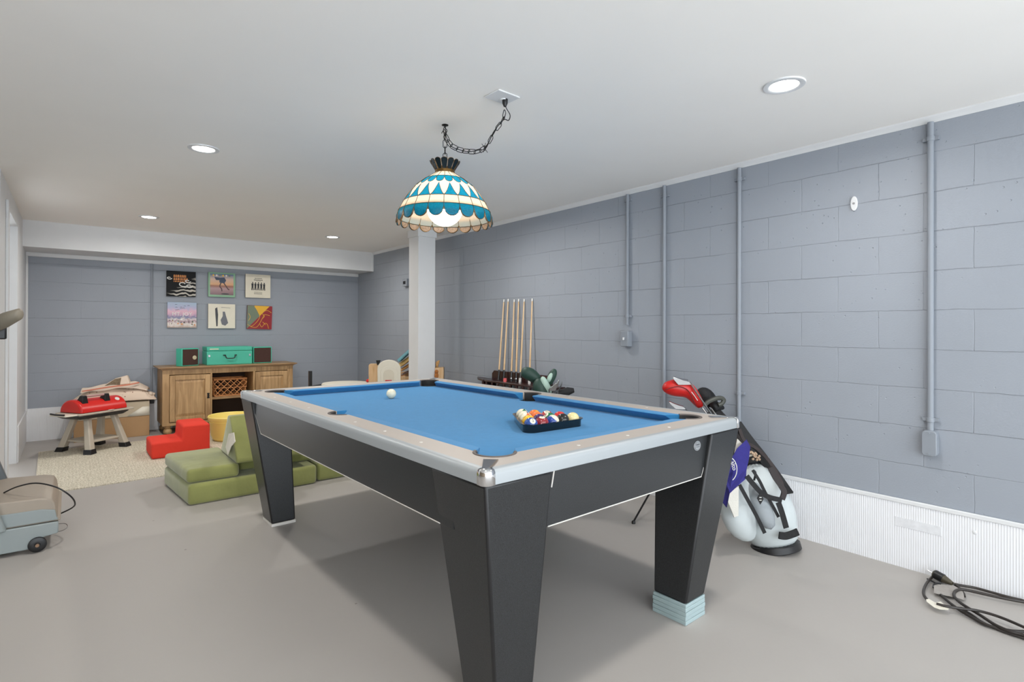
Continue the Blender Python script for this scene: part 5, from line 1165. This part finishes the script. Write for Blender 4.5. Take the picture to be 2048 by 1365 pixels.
for o2 in (-.008, .008): MB().tube([gp0+RGT*0+FWD*o2, gp0-ga.normalized()*.022+FWD*o2], .0025, 6).build('prong', M_STEEL, ec, world=True)
def sheet(L, m, nm, par, z=.006, th=.0015): return MB().add(F8(L, z), [tuple(range(len(L)))]).build(nm, m, par, world=True, solid=th, smooth=0)
mt = mat('grey_label', (158, 152, 146), .5, var=.12, vscale=60)
sheet([(325, 490), (440, 478), (600, 495), (720, 560), (750, 690), (600, 650), (430, 615), (325, 595)], mt, 'warning_tag', ec, .015)
sheet([(220, 680), (260, 675), (345, 725), (420, 710), (470, 755), (410, 775), (530, 805), (520, 822), (400, 815), (330, 790), (225, 712)], M_CREAM, 'paper_tag', ec, .024)
MB().tube(F8([(235, 400), (300, 430), (350, 455), (420, 465)], .010), .004, 6, smooth=4).tube(F8([(320, 520), (320, 480), (360, 460)], .012), .004, 6, smooth=4).build('twist_tie', M_BLACK, ec, world=True)

# ================================================================== FAR CORNER TOYS
M_PINE = wood('pine', (206, 166, 120), (230, 196, 154), .5, 3, 'Z')
CH = thing('toddler_chair', 'cream plastic toddler chair with rounded back, left of the column', 'chair', (pD(778, 760, 6.2).x, pD(778, 760, 6.2).y, 0))
CH.rotation_euler = (0, 0, -PSI+.1)
bk_ = [(-.125, .42), (.125, .42), (.13, .80)]+[(.13*math.cos(t), .80+.10*math.sin(t)) for t in [PI*k/12 for k in range(13)]]+[(-.13, .80)]
cb = MB().prism(bk_, -.012, .018, 'Y').build('backrest', M_CREAM, CH, bevel=.008, seg=3)
MB().prism([(a*.72, .62+(b-.62)*.75) for a, b in bk_], -.017, -.012, 'Y').build('back_panel', M_CREAM, cb, bevel=.003)
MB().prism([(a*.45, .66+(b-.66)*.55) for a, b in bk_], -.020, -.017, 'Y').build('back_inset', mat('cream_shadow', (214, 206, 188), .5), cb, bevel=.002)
MB().box(-.04, .035, -.022, -.012, .655, .672).build('red_tab', M_REDP, cb, bevel=.003)
MB().prism(rrect(-.14, .14, 0, .28, .04), .40, .43).build('seat', M_CREAM, CH, bevel=.008)
for a in (-.11, .11):
    for b in (.02, .25): MB().cyl((a*1.15, b, 0), (a, b, .40), .018, .022).build('leg', M_CREAM, CH)
# wooden book bin left and right
p = pX(757, 760, 3.12)
TBN = thing('toy_bin', 'pine toy bin with rounded end panel holding blue and red toys, far corner', 'toy bin', (3.10, 6.55, 0))
e_ = Vector((RGT.x, RGT.y, 0))
def endp(px0, px1, ytop, d, nm, par, m=M_PINE):
    a = pD(px0, 760, d); b = pD(px1, 760, d); zt_ = pD(px0, ytop, d).z
    w_ = (b-a).xy.length
    MB().prism(rrect(0, w_, 0, zt_, .03), 0, .02, 'Y').build(nm, m, par, world=True, bevel=.004, xf=Matrix.Translation((a.x, a.y, 0)) @ Matrix.Rotation(math.atan2((b-a).y, (b-a).x), 4, 'Z'))
endp(737, 765, 728, 6.75, 'end_panel', TBN)
a = pD(738, 760, 6.78); b = pD(800, 760, 6.70)
MB().box(0, .34, .02, .30, .40, .555).build('tray', M_PINE, TBN, world=True, bevel=.004, xf=Matrix.Translation((a.x, a.y, 0)) @ Matrix.Rotation(-PSI, 4, 'Z'))
MB().box(0, .02, .02, .30, 0, .56).box(.32, .34, .02, .30, 0, .56).build('side_panel', M_PINE, TBN, world=True, bevel=.003, xf=Matrix.Translation((a.x, a.y, 0)) @ Matrix.Rotation(-PSI, 4, 'Z'))
def plush(px, py, d, r, m, name, label, cat='toy', ears=True, group='toys in the far corner'):
    c = pD(px, py, d); o = MB().sphere(c, r, 16, (1, .8, .85)).sphere(c-UP*r*1.1, r*1.1, 16, (1, .8, 1))
    if ears: o.sphere(c+RGT*r*.6+UP*r*.7, r*.4, 10).sphere(c-RGT*r*.6+UP*r*.7, r*.4, 10)
    o = o.build(name, m, smooth=180); o.location = (0, 0, 0); return tag(o, label, cat)
plush(746, 745, 6.90, .055, mat('blue_plush', (52, 120, 164), .9, var=.2, vscale=50), 'plush_toy', 'blue and teal plush toy in front of the pine toy bin')
p = pD(742, 762, 6.85); o = MB().sphere((0, 0, 0), .05, 20, (1.3, 1, .6)).sphere((.02, .0, .03), .02, 10).build('red_toy', M_REDP, smooth=180); o.location = p; tag(o, 'shiny red plastic toy low beside the cream toddler chair', 'toy')
p = pD(755, 726, 6.7); o = MB().prism([(-.02, .03), (.03, .03), (.01, -.03), (-.005, -.03)], 0, .04, 'Y').build('black_toy', M_BLACK, bevel=.003); o.location = p; o.rotation_euler = (0, 0, -PSI); tag(o, 'small black toy standing on the pine toy bin', 'toy')
# low table that carries the book pile
BKR = thing('book_rack', 'pine book rack between toddler chair and column, full of tilted books', 'book rack', pD(810, 760, 6.6).xy.to_3d())
a = pD(788, 760, 6.52)
XB = Matrix.Translation((a.x, a.y, 0)) @ Matrix.Rotation(-PSI, 4, 'Z')
MB().box(0, .42, .0, .02, .50, .68).box(0, .42, .24, .26, .30, .72).box(0, .02, 0, .26, 0, .70).box(.40, .42, 0, .26, 0, .76).box(0, .42, 0, .26, .48, .50).build('frame', M_PINE, BKR, world=True, bevel=.003, xf=XB)
cols = [((92, 148, 160), 'teal'), ((210, 176, 110), 'yellow and brown'), ((188, 140, 84), 'tan'), ((112, 88, 78), 'dark brown'), ((214, 180, 150), 'pale peach')]
for i, (c_, nm) in enumerate(cols):
    px0, py0 = [(796, 722), (799, 731), (801, 741), (803, 750), (801, 758)][i]
    p = pD(px0, py0, 6.56+.02*i)
    t = thing('book', nm+' book tilted in the pine book rack, '+['topmost', 'second', 'third', 'fourth', 'lowest'][i]+' of the pile', 'book', p, -PSI, group='books in the pine rack')
    t.rotation_euler = (0, R_([-42, -36, -32, -26, -6][i]), -PSI)
    th_ = [.035, .045, .03, .022, .03][i]
    MB().box(0, .24, .0, .16, -th_/2, -th_/2+.003).box(0, .24, 0, .16, th_/2-.003, th_/2).box(0, .24, 0, .003, -th_/2, th_/2).build('cover', mat('book_'+str(i), c_, .5, var=.1, vscale=30), t, bevel=.001)
    MB().box(.002, .235, .003, .157, -th_/2+.003, th_/2-.003).build('pages', mat('pages', (226, 216, 190), .8), t)
# right of the column
CRT = thing('wooden_crate', 'small pine crate showing just right of the column base', 'crate', pD(876, 770, 6.2).xy.to_3d())
a = pD(864, 760, 6.15)
XC = Matrix.Translation((a.x, a.y, 0)) @ Matrix.Rotation(-PSI, 4, 'Z'); zt_ = pD(880, 736, 6.15).z
MB().box(0, .124, 0, .015, 0, zt_).box(.112, .124, .015, .12, 0, zt_).box(0, .012, .015, .12, 0, zt_).box(.0, .124, .105, .12, 0, zt_).build('frame', M_PINE, CRT, world=True, bevel=.005, xf=XC)
m_gir = mat('giraffe_plush', (196, 150, 96), .9, var=.3, vscale=60)
p = pD(874, 731, 6.20)
o = MB().loft(axis_loft([p-UP*.12, p, p+UP*.03+RGT*.006, p+UP*.045+RGT*.012], [.018, .016, .022, .01])).sphere(p+UP*.045+RGT*.02, .012, 10).build('plush_giraffe', m_gir, smooth=180); tag(o, 'spotted plush giraffe sticking out of the pine crate', 'toy')
p = pD(873, 752, 6.12); o = MB().sphere(p, .035, 16, (.7, .5, 1.1)).sphere(p+UP*.045, .022, 12).build('plush_bear', mat('brown_plush', (176, 110, 56), .95, var=.2, vscale=60), smooth=180); tag(o, 'small brown plush bear hanging on the front of the pine crate', 'toy')
# black post and round white table
p = pY(620.5, 770, 7.0); zt_ = pY(620.5, 742.5, 7.0).z
t = thing('black_post_stand', 'black upright post seen behind the table, right of the cabinet', 'post', (p.x, p.y, 0))
MB().box(-.019, .019, -.019, .019, 0, zt_).build('post', M_BLACK, t, bevel=.003)
MB().lathe([(.15, 0), (.15, .015), (.03, .03)], (0, 0, 0), 32).build('base', M_BLACK, t)
MB().tube([(.02, 0, zt_-.195), (.08, 0, zt_-.19), (.14, 0, zt_-.185)], .008, 8).build('bar', M_BLACK, t)
p = pY(690, 771, 6.6)
t = thing('round_play_table', 'round white play table just showing above the far rail', 'table', (p.x, p.y, 0))
zz = pY(690, 766, 6.6).z
MB().lathe([(.27, zz-.03), (.28, zz-.015), (.27, zz), (.0, zz+.002)], (0, 0, 0), 40).build('table_top', M_CREAM, t)
for k in range(4): a_ = PI/4+k*PI/2; MB().cyl((.2*math.cos(a_), .2*math.sin(a_), 0), (.17*math.cos(a_), .17*math.sin(a_), zz-.02), .02, n=12).build('leg', M_CREAM, t)
